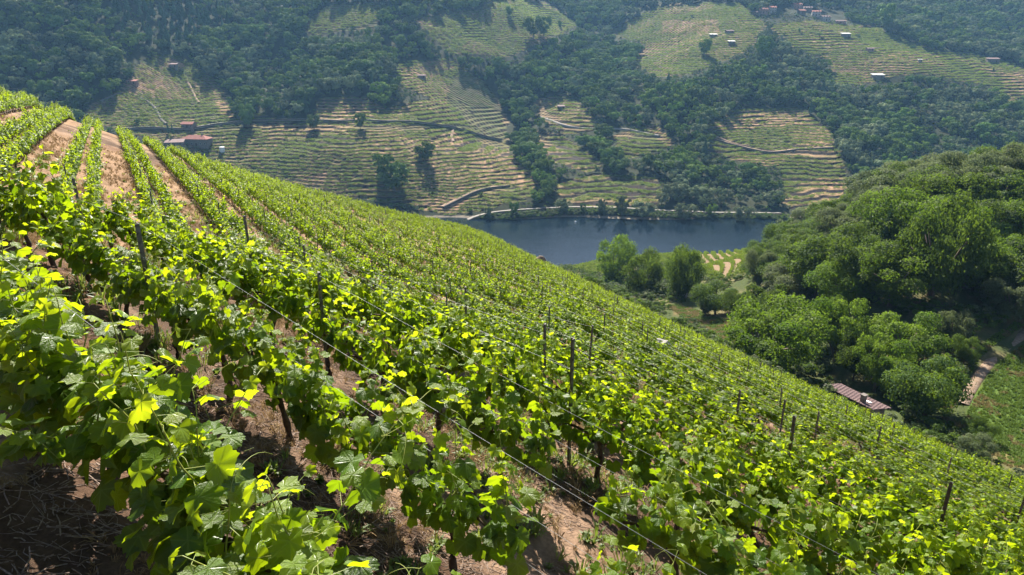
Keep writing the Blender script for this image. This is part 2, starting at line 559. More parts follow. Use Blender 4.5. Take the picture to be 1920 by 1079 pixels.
# ---- far hillside: one sheet with real terrace steps in the fields
ys = np.r_[np.arange(384, 600, .9), np.arange(600, 860, 1.15), np.arange(860, 1300, 8)]
rs = np.linspace(-.9, .9, 430)
Yg, Rg = np.meshgrid(ys, rs, indexing='ij')
Xg = Yg * Rg
Zf, Mf, Tf, Ff, PXf, PYf = far_surface(Xg, Yg)
n_a = fbm(Xg / 9, Yg / 9, 21); n_b = fbm(Xg / 2.5, Yg / 2.5, 22)
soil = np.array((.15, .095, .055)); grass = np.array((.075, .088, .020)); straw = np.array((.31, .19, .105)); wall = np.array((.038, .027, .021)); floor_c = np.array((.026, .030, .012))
tanw = np.clip(Tf * 1.2 - .25 + (n_a - .5) * .9, 0, 1)[..., None]
cf = grass * (1 - tanw) + straw * tanw
cf = cf * (1 - .35 * (n_b[..., None] > .55)) + soil * .35 * (n_b[..., None] > .55)
wl = ((Ff > .72) & Mf)[..., None]
cf = np.where(wl, wall * (.7 + .6 * n_b[..., None]), cf)
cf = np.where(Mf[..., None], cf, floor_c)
shore = (Zf < LAKE + .7)[..., None]
cf = np.where(shore, np.array((.22, .18, .13)), cf)
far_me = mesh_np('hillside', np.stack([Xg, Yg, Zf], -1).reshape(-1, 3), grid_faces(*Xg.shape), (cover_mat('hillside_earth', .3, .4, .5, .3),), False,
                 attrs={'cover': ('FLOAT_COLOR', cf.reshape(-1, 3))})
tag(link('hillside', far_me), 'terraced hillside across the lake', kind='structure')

# ---- near sheet: vineyard slope, valley, wooded slope, promontory down into the lake
PATH_PX = [(1935,618),(1905,640),(1875,658),(1850,683),(1832,712),(1816,738),(1796,778)]
MEADOW = [(1800,800),(1815,760),(1850,705),(1900,665),(1940,650),(1940,900),(1880,870)]
VERGE = [(1235,562),(1300,580),(1365,602),(1420,630),(1452,668),(1440,700),(1380,665),(1300,612)]
PROM_VINE = [(1060,500),(1120,478),(1330,465),(1420,455),(1425,475),(1390,520),(1330,525),(1300,500),(1200,500),(1130,520)]
STRIPES = [(1305,472),(1400,462),(1395,490),(1362,524),(1330,505)]
ROW0, ROWD = 1.64, 2.0
VINE_END = lambda x, y: np.interp(np.arctan2(x, y), PHI, [30, 40, 90, 95, 95, 98, 128, 90, 60, 54, 54, 40, 30])
def rowbend(y):
    # below the headland the rows swing round to run more across the slope
    q = np.clip((np.asarray(y, float) - 9.0) / 4.5, 0, 1)
    return .62 * (np.minimum(y, 9.0) + 4.5 * (q - q ** 3 + .5 * q ** 4))
def ucoord(x, y):
    return .866 * x + .5 * y + rowbend(y)
def near_detail(x, y):
    R = np.hypot(x, y)
    a = np.clip(1 - R / 60, 0, 1)
    d = (fbm(x * 1.7, y * 1.7, 31) - .5) * .16 + (fbm(x * 6, y * 6, 33) - .5) * .07
    d = d * a
    # the soil is a little higher along each vine row
    ph = ((ucoord(x, y) - ROW0) / ROWD)
    d += .06 * np.cos(2 * np.pi * ph) * np.clip(1 - R / 50, 0, 1)
    return d
def zg(x, y):
    return zt(x, y) + near_detail(x, y)
Rr = np.exp(np.linspace(math.log(.35), math.log(470), 330))
ph = np.radians(np.r_[np.linspace(-180, -60, 24)[:-1], np.linspace(-60, 60, 420), np.linspace(60, 180, 24)[1:]])
Rn, Pn = np.meshgrid(Rr, ph, indexing='ij')
Xn = Rn * np.sin(Pn); Yn = Rn * np.cos(Pn)
Zn = zg(Xn, Yn)
Zn = np.where(Yn > 380, np.minimum(Zn, -103.5), Zn)
PXn, PYn, Tn = proj(Xn, Yn, Zn)
inv = Rn < VINE_END(Xn, Yn)
na_ = fbm(Xn / 1.6, Yn / 1.6, 41, 4); nb_ = fbm(Xn / .35, Yn / .35, 42, 3); nc_ = fbm(Xn / 7, Yn / 7, 43, 3)
earth = np.array((.085, .052, .034)); litter = np.array((.27, .175, .115)); weed = np.array((.085, .12, .03)); rust = np.array((.16, .085, .048))
def blend(a, b, k):
    k = np.clip(k, 0, 1)[..., None]
    return a * (1 - k) + b * k
c = blend(np.broadcast_to(earth, Xn.shape + (3,)), litter, (na_ - .42) * 5 + (nb_ - .5) * 2.5)
c = blend(c, rust, (fbm(Xn / 2.2, Yn / 2.2, 46) - .58) * 5)
ph_row = ((ucoord(Xn, Yn) - ROW0) / ROWD) % 1.0
rowd = np.minimum(ph_row, 1 - ph_row)
c = blend(c, weed, (.22 - rowd) * 4 * (nc_ > .42) * .8 * (Rn < 30) + (nc_ - .62) * 5 * (Rn < 30))
upper = np.clip((Rn - 9) / 8, 0, 1) * np.clip((2 - Xn) / 6, 0, 1)
c = blend(c, np.array((.25, .155, .09)) * (.6 + .8 * nb_[..., None]), upper * .85 * (nc_ < .62))
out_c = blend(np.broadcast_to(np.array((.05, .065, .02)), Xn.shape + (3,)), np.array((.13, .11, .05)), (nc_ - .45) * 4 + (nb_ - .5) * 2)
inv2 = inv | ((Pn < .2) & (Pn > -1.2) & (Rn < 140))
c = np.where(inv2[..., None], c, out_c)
def paint(poly, col, jit=8, mask=None):
    global c
    m_ = inpoly(PXn + (na_ - .5) * jit * 2, PYn + (nb_ - .5) * jit, poly) & (Rn > 12)
    if mask is not None: m_ = m_ & mask
    c = np.where(m_[..., None], col, c)
paint(VERGE, blend(np.broadcast_to(np.array((.12, .09, .038)), Xn.shape + (3,)), np.array((.07, .085, .022)), (nc_ - .40) * 4 + (nb_ - .5)), mask=~inv)
paint(MEADOW, blend(blend(np.broadcast_to(np.array((.055, .095, .018)), Xn.shape + (3,)), np.array((.09, .13, .02)), (nb_ - .5) * 4), np.array((.20, .155, .06)), (nc_ - .5) * 5 + (PYn - 850) / 60), mask=~inv)
paint(PROM_VINE, np.array((.11, .105, .045)), 4, mask=Rn > 150)
paint(STRIPES, np.array((.18, .125, .075)), 3, mask=Rn > 150)
c = np.where((Zn < LAKE + 1.5)[..., None], np.array((.2, .17, .12)), c)
near_me = mesh_np('ground', np.stack([Xn, Yn, Zn], -1).reshape(-1, 3), grid_faces(*Xn.shape), (cover_mat('vineyard_earth', .55, 5.0, 26, .4),), True,
                  attrs={'cover': ('FLOAT_COLOR', c.reshape(-1, 3))})
tag(link('ground', near_me), 'steep vineyard slope and valley ground', kind='structure')

# ---- water
m_water, nt, out = node_mat('lake_water')
p = N(nt, 'ShaderNodeBsdfPrincipled')
p.inputs['Base Color'].default_value = (.004, .009, .016, 1)
p.inputs['Roughness'].default_value = .07
p.inputs['IOR'].default_value = 1.333
tc = N(nt, 'ShaderNodeTexCoord')
mp = N(nt, 'ShaderNodeMapping'); mp.inputs['Scale'].default_value = (.55, 1.0, 1)
L(nt, tc.outputs['Object'], mp.inputs[0])
w1 = noise(nt, 1.1, 5, .62, mp.outputs[0]); w2 = noise(nt, .09, 3, .5, mp.outputs[0])
wm = N(nt, 'ShaderNodeMath', operation='ADD'); L(nt, w1, wm.inputs[0]); L(nt, w2, wm.inputs[1])
b = N(nt, 'ShaderNodeBump'); b.inputs['Strength'].default_value = .17; b.inputs['Distance'].default_value = .3
L(nt, wm.outputs[0], b.inputs['Height']); L(nt, b.outputs[0], p.inputs['Normal'])
L(nt, p.outputs[0], out.inputs[0])
wm_ = MB(); wm_.add([(-600, 150, LAKE), (700, 150, LAKE), (700, 430, LAKE), (-600, 430, LAKE)], [(0, 1, 2, 3)])
tag(wm_.build('lake_water', m_water), 'dark blue reservoir between the slopes', kind='structure')

# ---- air
hz = MB(); hz.box((60, 610, 110), (2100, 1500, 460))
m_haze, nt, out = node_mat('haze')
pv = N(nt, 'ShaderNodeVolumePrincipled')
pv.inputs['Color'].default_value = (.30, .60, 1.0, 1)
pv.inputs['Density'].default_value = .00011
pv.inputs['Anisotropy'].default_value = .25
L(nt, pv.outputs[0], out.inputs['Volume'])
tag(hz.build('haze', m_haze), 'thin blue haze in the valley air', kind='stuff')

# ------------------------------------------------------------------ trees
BARK = simple_mat('bark', (.09, .07, .05), (.16, .13, .10), 6, .9, .5)
TREE_COL = {
 'dark':  ([(0, (.016, .036, .008)), (1, (.058, .095, .016))], [(0, (.07, .13, .010)), (1, (.22, .32, .025))]),
 'mid':   ([(0, (.028, .055, .008)), (1, (.085, .125, .016))], [(0, (.10, .21, .010)), (1, (.27, .40, .025))]),
 'grey':  ([(0, (.040, .058, .026)), (1, (.115, .135, .068))], [(0, (.10, .14, .04)), (1, (.22, .27, .09))]),
 'pine':  ([(0, (.016, .034, .018)), (1, (.045, .075, .036))], [(0, (.02, .05, .02)), (1, (.05, .09, .03))]),
}
brighter = lambda st, g: [(p_, tuple(min(1, v_ * g) for v_ in c_)) for p_, c_ in st]
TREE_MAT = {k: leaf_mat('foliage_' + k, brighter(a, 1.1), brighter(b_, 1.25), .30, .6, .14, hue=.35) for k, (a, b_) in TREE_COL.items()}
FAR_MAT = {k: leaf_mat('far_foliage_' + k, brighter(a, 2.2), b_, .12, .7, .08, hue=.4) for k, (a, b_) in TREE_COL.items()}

def leaf_cards(pos, nrm, size, rng, aspect=.62, bend=.25):
    """one bent diamond leaf (two triangles) at every position, facing about nrm"""
    n = len(pos)
    nrm = nrm / (np.linalg.norm(nrm, axis=1, keepdims=True) + 1e-9)
    ref = rng.normal(size=(n, 3))
    u = np.cross(nrm, ref); u /= np.linalg.norm(u, axis=1, keepdims=True) + 1e-9
    v = np.cross(nrm, u)
    s = size[:, None]
    a = pos - u * s * .5
    b_ = pos + v * s * aspect * .5 + nrm * s * bend * .5
    c_ = pos + u * s * .5 - nrm * s * bend * .3
    d = pos - v * s * aspect * .5 + nrm * s * bend * .5
    V = np.stack([a, b_, c_, d], 1).reshape(-1, 3)
    k = np.arange(n) * 4
    Fq = np.concatenate([np.c_[k, k + 1, k + 2], np.c_[k, k + 2, k + 3]])
    return V, Fq

def crown_mesh(name, kind, seed, nleaf, size, shape='round', nlobe=13, far=False):
    """crown about 1 unit in radius, centre height about .62 of a tree 2 units tall"""
    rng = np.random.default_rng(seed)
    lobes = []
    for k in range(nlobe):
        if shape == 'pine':
            h = .35 + 1.55 * (k + .5) / nlobe
            r = (1.95 - h) * .38 + .05
            an = k * 2.4
            lobes.append((r * .35 * math.cos(an), r * .35 * math.sin(an), h, r, r, .22))
        else:
            an = k * 2.39996 + rng.uniform(-.3, .3)
            f = (k + .5) / nlobe
            h = .55 + 1.08 * f + rng.uniform(-.10, .10)
            rad = (.80 * math.sin(math.pi * min(1, .18 + .80 * (1 - f) ** .8)) + rng.uniform(-.08, .10))
            r = rng.choice((.20, .28, .38, .50)) * rng.uniform(.85, 1.15) * (1.0 if shape == 'round' else .85)
            lobes.append((rad * math.cos(an), rad * math.sin(an), h, r, r, r * rng.uniform(.62, .85)))
    lobes = np.array(lobes)
    wts = lobes[:, 3] ** 2; wts /= wts.sum()
    li = rng.choice(len(lobes), nleaf, p=wts)
    d = rng.normal(size=(nleaf, 3)); d /= np.linalg.norm(d, axis=1, keepdims=True)
    low = d[:, 2] < -.35
    d[low, 2] *= -.6; d /= np.linalg.norm(d, axis=1, keepdims=True)
    rr = rng.uniform(.35, 1.0, nleaf) ** .5 * (1 + rng.normal(0, .11, nleaf))
    # ragged sprays: pull leaves together around random twigs
    tw = np.floor(rng.random(nleaf) * nleaf / 14).astype(int)
    tdir = rng.normal(size=(nleaf // 14 + 1, 3)); tdir /= np.linalg.norm(tdir, axis=1, keepdims=True)
    d = d * .62 + tdir[tw] * .55; d /= np.linalg.norm(d, axis=1, keepdims=True)
    d[:, 2] = np.where(d[:, 2] < -.45, -d[:, 2], d[:, 2])
    pos = lobes[li, :3] + d * lobes[li, 3:6] * rr[:, None]
    nrm = d + rng.normal(0, .22 if far else .34, (nleaf, 3)) + np.array((0, 0, .15))
    sz = size * rng.uniform(.6, 1.35, nleaf)
    V, Fq = leaf_cards(pos, nrm, sz, rng)
    lt = rng.uniform(0, 1, len(lobes))
    tint = np.clip(.35 * lt[li] + .25 * rng.random(nleaf) + .2 * rng.random(nleaf // 14 + 1)[tw] + .12 * (li % 3), 0, 1)
    me = mesh_np(name, V, Fq, ((FAR_MAT if far else TREE_MAT)[kind],), False, attrs={'tint': ('FLOAT', np.repeat(tint, 4))})
    return me, lobes

def trunk_mesh(name, lobes, seed, pine=False):
    rng = np.random.default_rng(seed)
    b_ = MB()
    top = 1.75 if pine else 1.0
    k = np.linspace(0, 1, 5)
    b_.tube(np.c_[.05 * np.sin(k * 3 + seed), .05 * np.cos(k * 2.2 + seed) - .05 * math.cos(seed), -.15 + k * (top + .15)], .075 * (1 - k * .75), 6)
    if not pine:
        for lb in lobes[::2]:
            h0 = rng.uniform(.3, .75)
            q = np.linspace(0, 1, 4)[:, None]
            p0 = np.array((0, 0, h0)); p1 = lb[:3]
            pts = p0 + (p1 - p0) * q + np.array((0, 0, .12)) * np.sin(q * math.pi)
            b_.tube(pts, np.linspace(.036, .012, 4), 4)
    return b_.mesh(name, (BARK,), True)

HI = []   # detailed trees: (crown, trunk, kind)
for i, (kd, shp) in enumerate([('dark', 'round'), ('dark', 'tall'), ('dark', 'round'), ('mid', 'round'), ('mid', 'tall'), ('grey', 'round'), ('grey', 'tall'), ('pine', 'pine')]):
    me, lb = crown_mesh('tree_crown_%s' % kd, kd, 100 + i, 10500 if kd != 'pine' else 4500, .072, shp, 24 if kd != 'pine' else 16)
    HI.append((me, trunk_mesh('tree_trunk_%s' % kd, lb, 200 + i, kd == 'pine'), kd))
LO = []
for i, (kd, shp) in enumerate([('dark', 'round'), ('dark', 'tall'), ('dark', 'round'), ('dark', 'tall'), ('mid', 'round'), ('mid', 'tall'), ('grey', 'round'), ('grey', 'tall'), ('pine', 'pine'), ('pine', 'pine')]):
    me, lb = crown_mesh('far_crown_%s' % kd, kd, 300 + i, 1700, .19, shp, 14, True)
    LO.append((me, trunk_mesh('far_trunk_%s' % kd, lb, 400 + i, kd == 'pine'), kd))
LO_JOIN = []
for me, tr, kd in LO:
    j = bpy.data.meshes.new('far_tree_%s' % kd)
    bm_ = bmesh.new(); bm_.from_mesh(me); bm_.from_mesh(tr); bm_.to_mesh(j); bm_.free()
    j.materials.append(FAR_MAT[kd])
    LO_JOIN.append(j)

def add_tree(x, y, z, rad, hgt, hi, var, name, label, group=None, cat='tree'):
    me, tr, kd = (HI if hi else LO)[var]
    e = empty(name, (x, y, z), random.uniform(0, 6.28))
    # crown mesh is about 1.15 across its radius and 1.9 tall
    e.scale = (rad / 1.12, rad / 1.12, hgt / 1.95)
    link('crown', me, None, e); link('trunk', tr, None, e)
    tag(e, label, cat, group)
    return e

N_TREE = [0]
# --- single trees that can be told apart: (x px, base y px, depth, crown width px, crown height px, variant, name, label)
SINGLE = [
 (1150,530,200,78,78,3,'broadleaf_tree','round green tree at the left of the three on the spur above the lake'),
 (1204,550,185,78,72,0,'broadleaf_tree','round dark tree in the middle of the three on the spur above the lake'),
 (1278,556,180,80,92,2,'broadleaf_tree','biggest of the three round trees on the spur, nearest the striped field'),
 (1420,545,185,56,74,5,'willow_tree','grey green feathery tree just below the pale striped vine plot'),
 (1340,592,150,90,56,0,'broadleaf_tree','low spreading dark green tree beside the stone wall below the spur'),
 (1600,716,86,84,92,1,'broadleaf_tree','dark tree just behind the upper end of the tiled hut'),
 (1528,694,97,80,86,0,'broadleaf_tree','dark tree at the vineyard edge left of the tiled hut'),
 (1672,752,79,70,66,4,'broadleaf_tree','fresh green tree behind the middle of the tiled hut'),
 (1428,628,116,92,88,1,'broadleaf_tree','dark tree at the corner where the wood meets the dry verge'),
 (1385,600,128,62,50,0,'broadleaf_tree','small dark tree right of the spreading tree by the stone wall'),
 (1322,592,142,30,26,5,'shrub','small grey bush at the foot of the spreading tree by the stone wall'),
 (1725,800,74,150,112,2,'broadleaf_tree','wide dark green tree standing right behind the tiled hut'),
 (1560,690,92,120,120,4,'broadleaf_tree','bright green tree at the near edge of the wood above the hut'),
 (1640,735,82,105,110,4,'broadleaf_tree','leafy tree between the tiled hut and the dark wood'),
 (1740,590,98,150,165,0,'broadleaf_tree','tallest broad dark tree in the middle of the right wood'),
 (1845,790,66,58,42,0,'shrub','dark bush in the grassy meadow below the footpath'),
 (1828,842,61,66,48,5,'shrub','lower of the two dark bushes in the meadow, nearest the vines'),
 (1885,612,94,90,76,5,'broadleaf_tree','grey green tree shading the upper end of the footpath'),
 (1775,668,88,60,60,5,'shrub','grey green bush on the wood side of the footpath'),
 (1806,684,83,50,50,0,'broadleaf_tree','dark tree on the wood side of the footpath'),
 (1390,414,0,38,34,6,'broadleaf_tree','round pale tree standing alone at the lake edge, rightmost on the shore'),
 (1331,410,0,24,26,4,'broadleaf_tree','small bright tree at the far lake edge left of the round pale one'),
 (1283,413,0,40,32,6,'broadleaf_tree','round grey green tree at the far lake edge beside the road'),
 (1205,411,0,46,30,6,'broadleaf_tree','wide grey tree at the middle of the far lake shore'),
 (1165,408,0,36,40,7,'broadleaf_tree','tall grey tree over the road in the middle of the far shore'),
 (1127,402,0,24,28,7,'willow_tree','pale feathery tree beside the lakeside road'),
 (1093,402,0,12,18,1,'broadleaf_tree','thin small tree between road and lake'),
 (963,406,0,20,24,1,'broadleaf_tree','small pointed tree between the vineyard edge and the lakeside road'),
 (915,411,0,16,22,6,'broadleaf_tree','leftmost small tree on the lake bank, close to the vine slope'),
 (1055,400,0,30,26,6,'willow_tree','pale leafy bush tree on the lake bank beside the road bend'),
 (468,248,0,34,36,0,'broadleaf_tree','dark round tree by the road at the foot of the left ravine'),
 (466,248,0,22,20,0,'shrub','ball shaped bush on the road edge right of the farmhouse'),
 (590,256,0,28,24,0,'broadleaf_tree','dark tree with a bush on the terraces right of the ravine road'),
 (600,188,0,26,34,3,'broadleaf_tree','single round tree on the upper edge of the central terraces'),
 (677,262,0,26,28,1,'broadleaf_tree','small tree alone on the central terraces below the straw strip'),
 (720,350,0,46,44,1,'broadleaf_tree','tall dark tree at the left of the clump above the vineyard crest'),
 (748,356,0,44,40,1,'broadleaf_tree','dark tree at the right of the clump above the vineyard crest'),
 (740,366,0,60,40,0,'broadleaf_tree','low rounded tree in front of the dark clump above the vineyard crest'),
 (798,318,0,42,34,0,'broadleaf_tree','dark tree beside the bare strip in the central terraces'),
 (545,240,0,20,16,0,'shrub','dark bush on the road left of the central terraces'),
 (1000,88,0,40,34,1,'broadleaf_tree','left one of two tall dark trees on the high tan terraces'),
 (1020,86,0,34,36,1,'broadleaf_tree','right one of two tall dark trees on the high tan terraces'),
 (955,52,0,16,16,0,'broadleaf_tree','small round tree on the high terraces left of the pines'),
 (1050,52,0,10,12,0,'shrub','tiny dark bush on the bright grassy ridge high up'),
 (1320,112,0,28,26,0,'broadleaf_tree','dark round tree in the upper right terraces'),
 (1432,122,0,40,42,0,'broadleaf_tree','tall dark tree left of the large light terraced field'),
 (1658,66,0,46,44,1,'broadleaf_tree','dark tree on the upper right edge of the village'),
 (1590,306,0,34,28,6,'broadleaf_tree','pale tree at the right edge of the shaded vine plot'),
]
SPOT = []
for (px, py, t, wpx, hpx, var, nm, lab) in SINGLE:
    if t > 110:
        x, y, z, t = hit(px, py, 115)
    elif t:
        x, y, _ = at(px, py, t)
    else:
        x, y, z, t = hit(px, py, 300)
    z = float(zt(x, y)) if y < 380 else float(far_surface(np.array([x]), np.array([y]))[0][0])
    rad = wpx * t / F / 2; hgt = hpx * t / F / math.cos(math.radians(18)) * 1.05
    hi = t < 260
    v = var if hi or var > 7 else {0: 0, 1: 1, 2: 2, 3: 4, 4: 5, 5: 6, 6: 6, 7: 7}.get(var, var)
    sink =   .36 * hgt if nm == 'broadleaf_tree' and 140 < t < 260 else .18 * hgt if nm in ('shrub', 'willow_tree') else .3 * hgt if t == 98 else .1 * hgt
    add_tree(x, y, z - sink, rad, hgt + sink, hi, min(v, 7) if hi else v, nm, lab, None, 'shrub' if nm == 'shrub' else 'tree')
    SPOT.append((x, y, rad * .8)); N_TREE[0] += 1
SPOT = np.array(SPOT)

# --- the wood on the right slope
def jitter_grid(x0, x1, y0, y1, d, rng):
    gx_, gy_ = np.meshgrid(np.arange(x0, x1, d), np.arange(y0, y1, d))
    return (gx_ + rng.uniform(-.42, .42, gx_.shape) * d).ravel(), (gy_ + rng.uniform(-.42, .42, gx_.shape) * d).ravel()
rng = np.random.default_rng(5)
tx, ty = jitter_grid(20, 260, 55, 330, 6.6, rng)
tz = zt(tx, ty)
px, py, tt = proj(tx, ty, tz)
ok = (px > 1330) & (px < 2050) & (tz > LAKE + 3) & (np.hypot(tx, ty) > VINE_END(tx, ty) + 5)
BARE = [MEADOW, VERGE, [(1060,505),(1300,460),(1425,455),(1440,480),(1400,515),(1330,530),(1320,585),(1250,600)],
        [(1780,790),(1795,700),(1850,640),(1940,600),(1940,700),(1830,760)], [(1500,700),(1560,725),(1700,775),(1790,840),(1700,900),(1500,800)]]
for poly in BARE: ok &= ~inpoly(px, py, poly)
d2 = ((tx[:, None] - SPOT[None, :, 0]) ** 2 + (ty[:, None] - SPOT[None, :, 1]) ** 2)
ok &= (d2 > (SPOT[None, :, 2] + 1.5) ** 2).all(1)
hh = rng.uniform(4.6, 8.6, tx.size) + 1.8 * (tt < 115) + 2.2 * ((px > 1620) & (py < 420))
ok &= ~((px < 1452) & (tt > 165))
ok &= ~((px < 1425) & (py > 510)) & ~((px > 1790) & (py > 590)) & ~((px > 1690) & (py > 635))
ok &= visible(tx, ty, tz + hh)
near_list = [(tx[i], ty[i], tz[i], hh[i], tt[i], px[i], py[i]) for i in np.where(ok)[0]]
near_list.sort(key=lambda a: a[4])
WOOD_LOOK = {'dark': 'dark green broadleaf tree', 'mid': 'bright green broadleaf tree', 'grey': 'grey green broadleaf tree', 'pine': 'narrow dark conifer'}
def wood_place(px_, py_, t):
    side = 'lake end' if px_ < 1600 else 'middle' if px_ < 1780 else 'right edge'
    up = 'along the skyline' if t > 128 else 'in the valley bottom' if t < 98 else 'halfway up the slope'
    return '%s at the %s of the right wood' % (up, side)
for k, (x, y, z, h, t, px_, py_) in enumerate(near_list):
    q = fbm(np.array([x / 22]), np.array([y / 22]), 77)[0] + rng.uniform(-.2, .2)
    kd = 'mid' if q > .60 else 'grey' if q < .40 else 'dark'
    if kd == 'dark' and rng.random() < .05: kd = 'pine'
    var = {'dark': [0, 1, 2], 'mid': [3, 4], 'grey': [5, 6], 'pine': [7]}[kd]
    var = var[rng.integers(len(var))]
    rad = h * rng.uniform(.52, .74) if kd != 'pine' else h * .3
    if kd == 'pine': h *= 1.15
    hi = t < 190
    if not hi: var = {0: 0, 1: 1, 2: 2, 3: 4, 4: 5, 5: 6, 6: 7, 7: 8}[var]
    add_tree(x, y, z - .12 * h, rad, h * 1.08, hi, var, 'broadleaf_tree' if kd != 'pine' else 'conifer_tree', WOOD_LOOK[kd] + ' ' + wood_place(px_, py_, t), WOOD_LOOK[kd] + 's ' + wood_place(px_, py_, t))
    N_TREE[0] += 1
print('right wood', len(near_list))

# --- far woods
fx, fy = jitter_grid(-620, 800, 392, 960, 8.0, rng)
s_ok = np.abs(fx / fy) < .84
fx, fy = fx[s_ok], fy[s_ok]
fz, fm, ft, ff, px, py = far_surface(fx, fy)
grow = ~fm & (fz > LAKE + 2.5)
ROAD_PX = {'lake': [(850,420),(880,411),(920,405),(960,400),(1010,396),(1060,393),(1110,392),(1160,394),(1230,399),(1300,402),(1380,404),(1475,405)],
           'farm': [(215,247),(262,246),(330,247),(400,242),(470,238),(560,240),(640,240),(720,241),(790,239),(860,238),(945,243)],
           'plot': [(1325,257),(1350,262),(1395,275),(1440,285),(1500,288),(1565,294)],
           'mid': [(1012,205),(1035,222),(1060,238),(1110,250),(1170,252),(1240,262)],
           'low': [(825,395),(860,378),(900,362),(960,352)]}
def near_line(px, py, pts, d):
    m_ = np.zeros(px.shape, bool)
    for (x0, y0), (x1, y1) in zip(pts, pts[1:]):
        k = np.clip(((px - x0) * (x1 - x0) + (py - y0) * (y1 - y0)) / ((x1 - x0) ** 2 + (y1 - y0) ** 2), 0, 1)
        m_ |= np.hypot(px - x0 - k * (x1 - x0), py - y0 - k * (y1 - y0)) < d
    return m_
for k, pts in ROAD_PX.items(): grow &= ~near_line(px, py + 6, pts, 9)
# open strip between road and water, where only single trees stand, and the farmyard
grow &= ~(near_line(px, py - 8, ROAD_PX['lake'], 12) & (rng.random(px.shape) < .75))
grow &= ~inpoly(px, py, [(290,235),(430,235),(430,300),(290,300)])
VILLAGE = [(1405,28),(1470,12),(1570,20),(1600,50),(1500,55),(1420,52)]
grow &= ~inpoly(px, py, VILLAGE)
size = 3.5 + 10 * fbm(fx / 25, fy / 25, 91) + rng.uniform(-2.5, 3.0, fx.size)
hpx = size * F / (fy * CP - fz * SP)
front = grow & (field_mask(px, py - .55 * hpx) | field_mask(px, py - .9 * hpx))
grow &= ~front
grow &= ~(rng.random(fx.size) < .05)
# scattered bushes inside the fields
bush = fm & (rng.random(fx.size) < .035) & (fbm(fx / 30, fy / 30, 95) > .48)
size = np.where(bush, rng.uniform(1.6, 4.2, fx.size), size)
low = front & (rng.random(fx.size) < .85)
size = np.where(low, rng.uniform(1.4, 3.4, fx.size), size)
allk = grow | bush | low
allk &= (px > -60) & (px < 1990)
allk[allk] &= visible(fx[allk], fy[allk], fz[allk] + size[allk], slack=.5)
ii = np.where(allk)[0]
tt = fy * CP - fz * SP
app = size / tt
order = ii[np.argsort(-app[ii])]
n_ind = max(0, 296 - N_TREE[0])
PINE_ZONE = [(210,0),(420,0),(440,60),(330,100),(230,60)]
def far_kind(i):
    q = fbm(np.array([fx[i] / 30]), np.array([fy[i] / 30]), 78)[0] + rng.uniform(-.2, .2)
    if inpoly(px[i], py[i], PINE_ZONE) and rng.random() < .75: return 'pine'
    if q > .64: return 'mid'
    if q < (.36 if px[i] < 1200 else .46): return 'grey'
    return 'pine' if rng.random() < .03 else 'dark'
FV = {'dark': [0, 1, 2, 3], 'mid': [4, 5], 'grey': [6, 7], 'pine': [8, 9]}
def zone(a, b_):
    for nm, poly in (('wood behind the far lake shore', [(1000,280),(1480,280),(1480,420),(850,420)]), ('wood above the farmhouse on the left', [(-80,-50),(560,-50),(470,260),(-80,260)])):
        if inpoly(a, b_, poly): return nm
    return 'wood on the far hillside beyond the lake' if a > 1000 else 'wooded ravines around the central terraces'
for i in order[:n_ind]:
    kd = far_kind(i); v = FV[kd][rng.integers(len(FV[kd]))]
    zn = zone(px[i], py[i])
    col_ = {'dark': 'dark green', 'mid': 'fresh green', 'grey': 'grey green', 'pine': 'dark conifer'}[kd]
    add_tree(fx[i], fy[i], fz[i] - .3, size[i] * (.58 if kd != 'pine' else .3), size[i] * (1 if kd != 'pine' else 1.3), False, v, 'broadleaf_tree' if kd != 'pine' else 'conifer_tree',
             '%s tree standing in the %s' % (col_, zn), '%s trees of the %s' % (col_, zn))
rest = order[n_ind:]
vi = np.array([(lambda k_: FV[k_][rng.integers(len(FV[k_]))])(far_kind(i)) for i in rest])
pn = vi >= 8
w_ = size[rest] * rng.uniform(.48, .68, len(rest)) / 1.12 * np.where(pn, .6, 1)
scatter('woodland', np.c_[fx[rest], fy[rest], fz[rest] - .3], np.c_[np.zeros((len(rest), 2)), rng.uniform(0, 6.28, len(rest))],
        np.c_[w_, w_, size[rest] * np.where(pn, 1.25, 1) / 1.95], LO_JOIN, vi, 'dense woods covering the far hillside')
print('far trees', len(rest))

# --- vine rows on the far terraces
vx = rng.uniform(-.82, .82, 800000); vy = np.sqrt(rng.uniform(392 ** 2, 930 ** 2, vx.size)); vx = vx * vy
z0 = zt(vx, vy)
p0x, p0y, _ = proj(vx, vy, z0)
k = field_mask(p0x, p0y) | field_mask(p0x, p0y - 8) | field_mask(p0x, p0y + 8)
vx, vy = vx[k], vy[k]
vz, vm, vt, vf, px, py = far_surface(vx, vy)
dens = np.clip(1.55 - vt * 1.15 + (fbm(vx / 10, vy / 10, 97) - .5) * .8, .05, 1)
k = vm & ((np.abs(vf - .20) < .08) | (np.abs(vf - .50) < .07)) & (rng.random(vx.size) < dens)
for kk, pts in ROAD_PX.items(): k &= ~near_line(px, py, pts, 4)
k[k] &= visible(vx[k], vy[k], vz[k] + 1.5)
vx, vy, vz = vx[k], vy[k], vz[k]
VINE_FAR_MAT = leaf_mat('far_vine_leaf', [(0, (.06, .105, .016)), (1, (.12, .17, .026))], [(0, (.16, .25, .015)), (1, (.30, .38, .03))], .40, .5, .3, hue=.2)
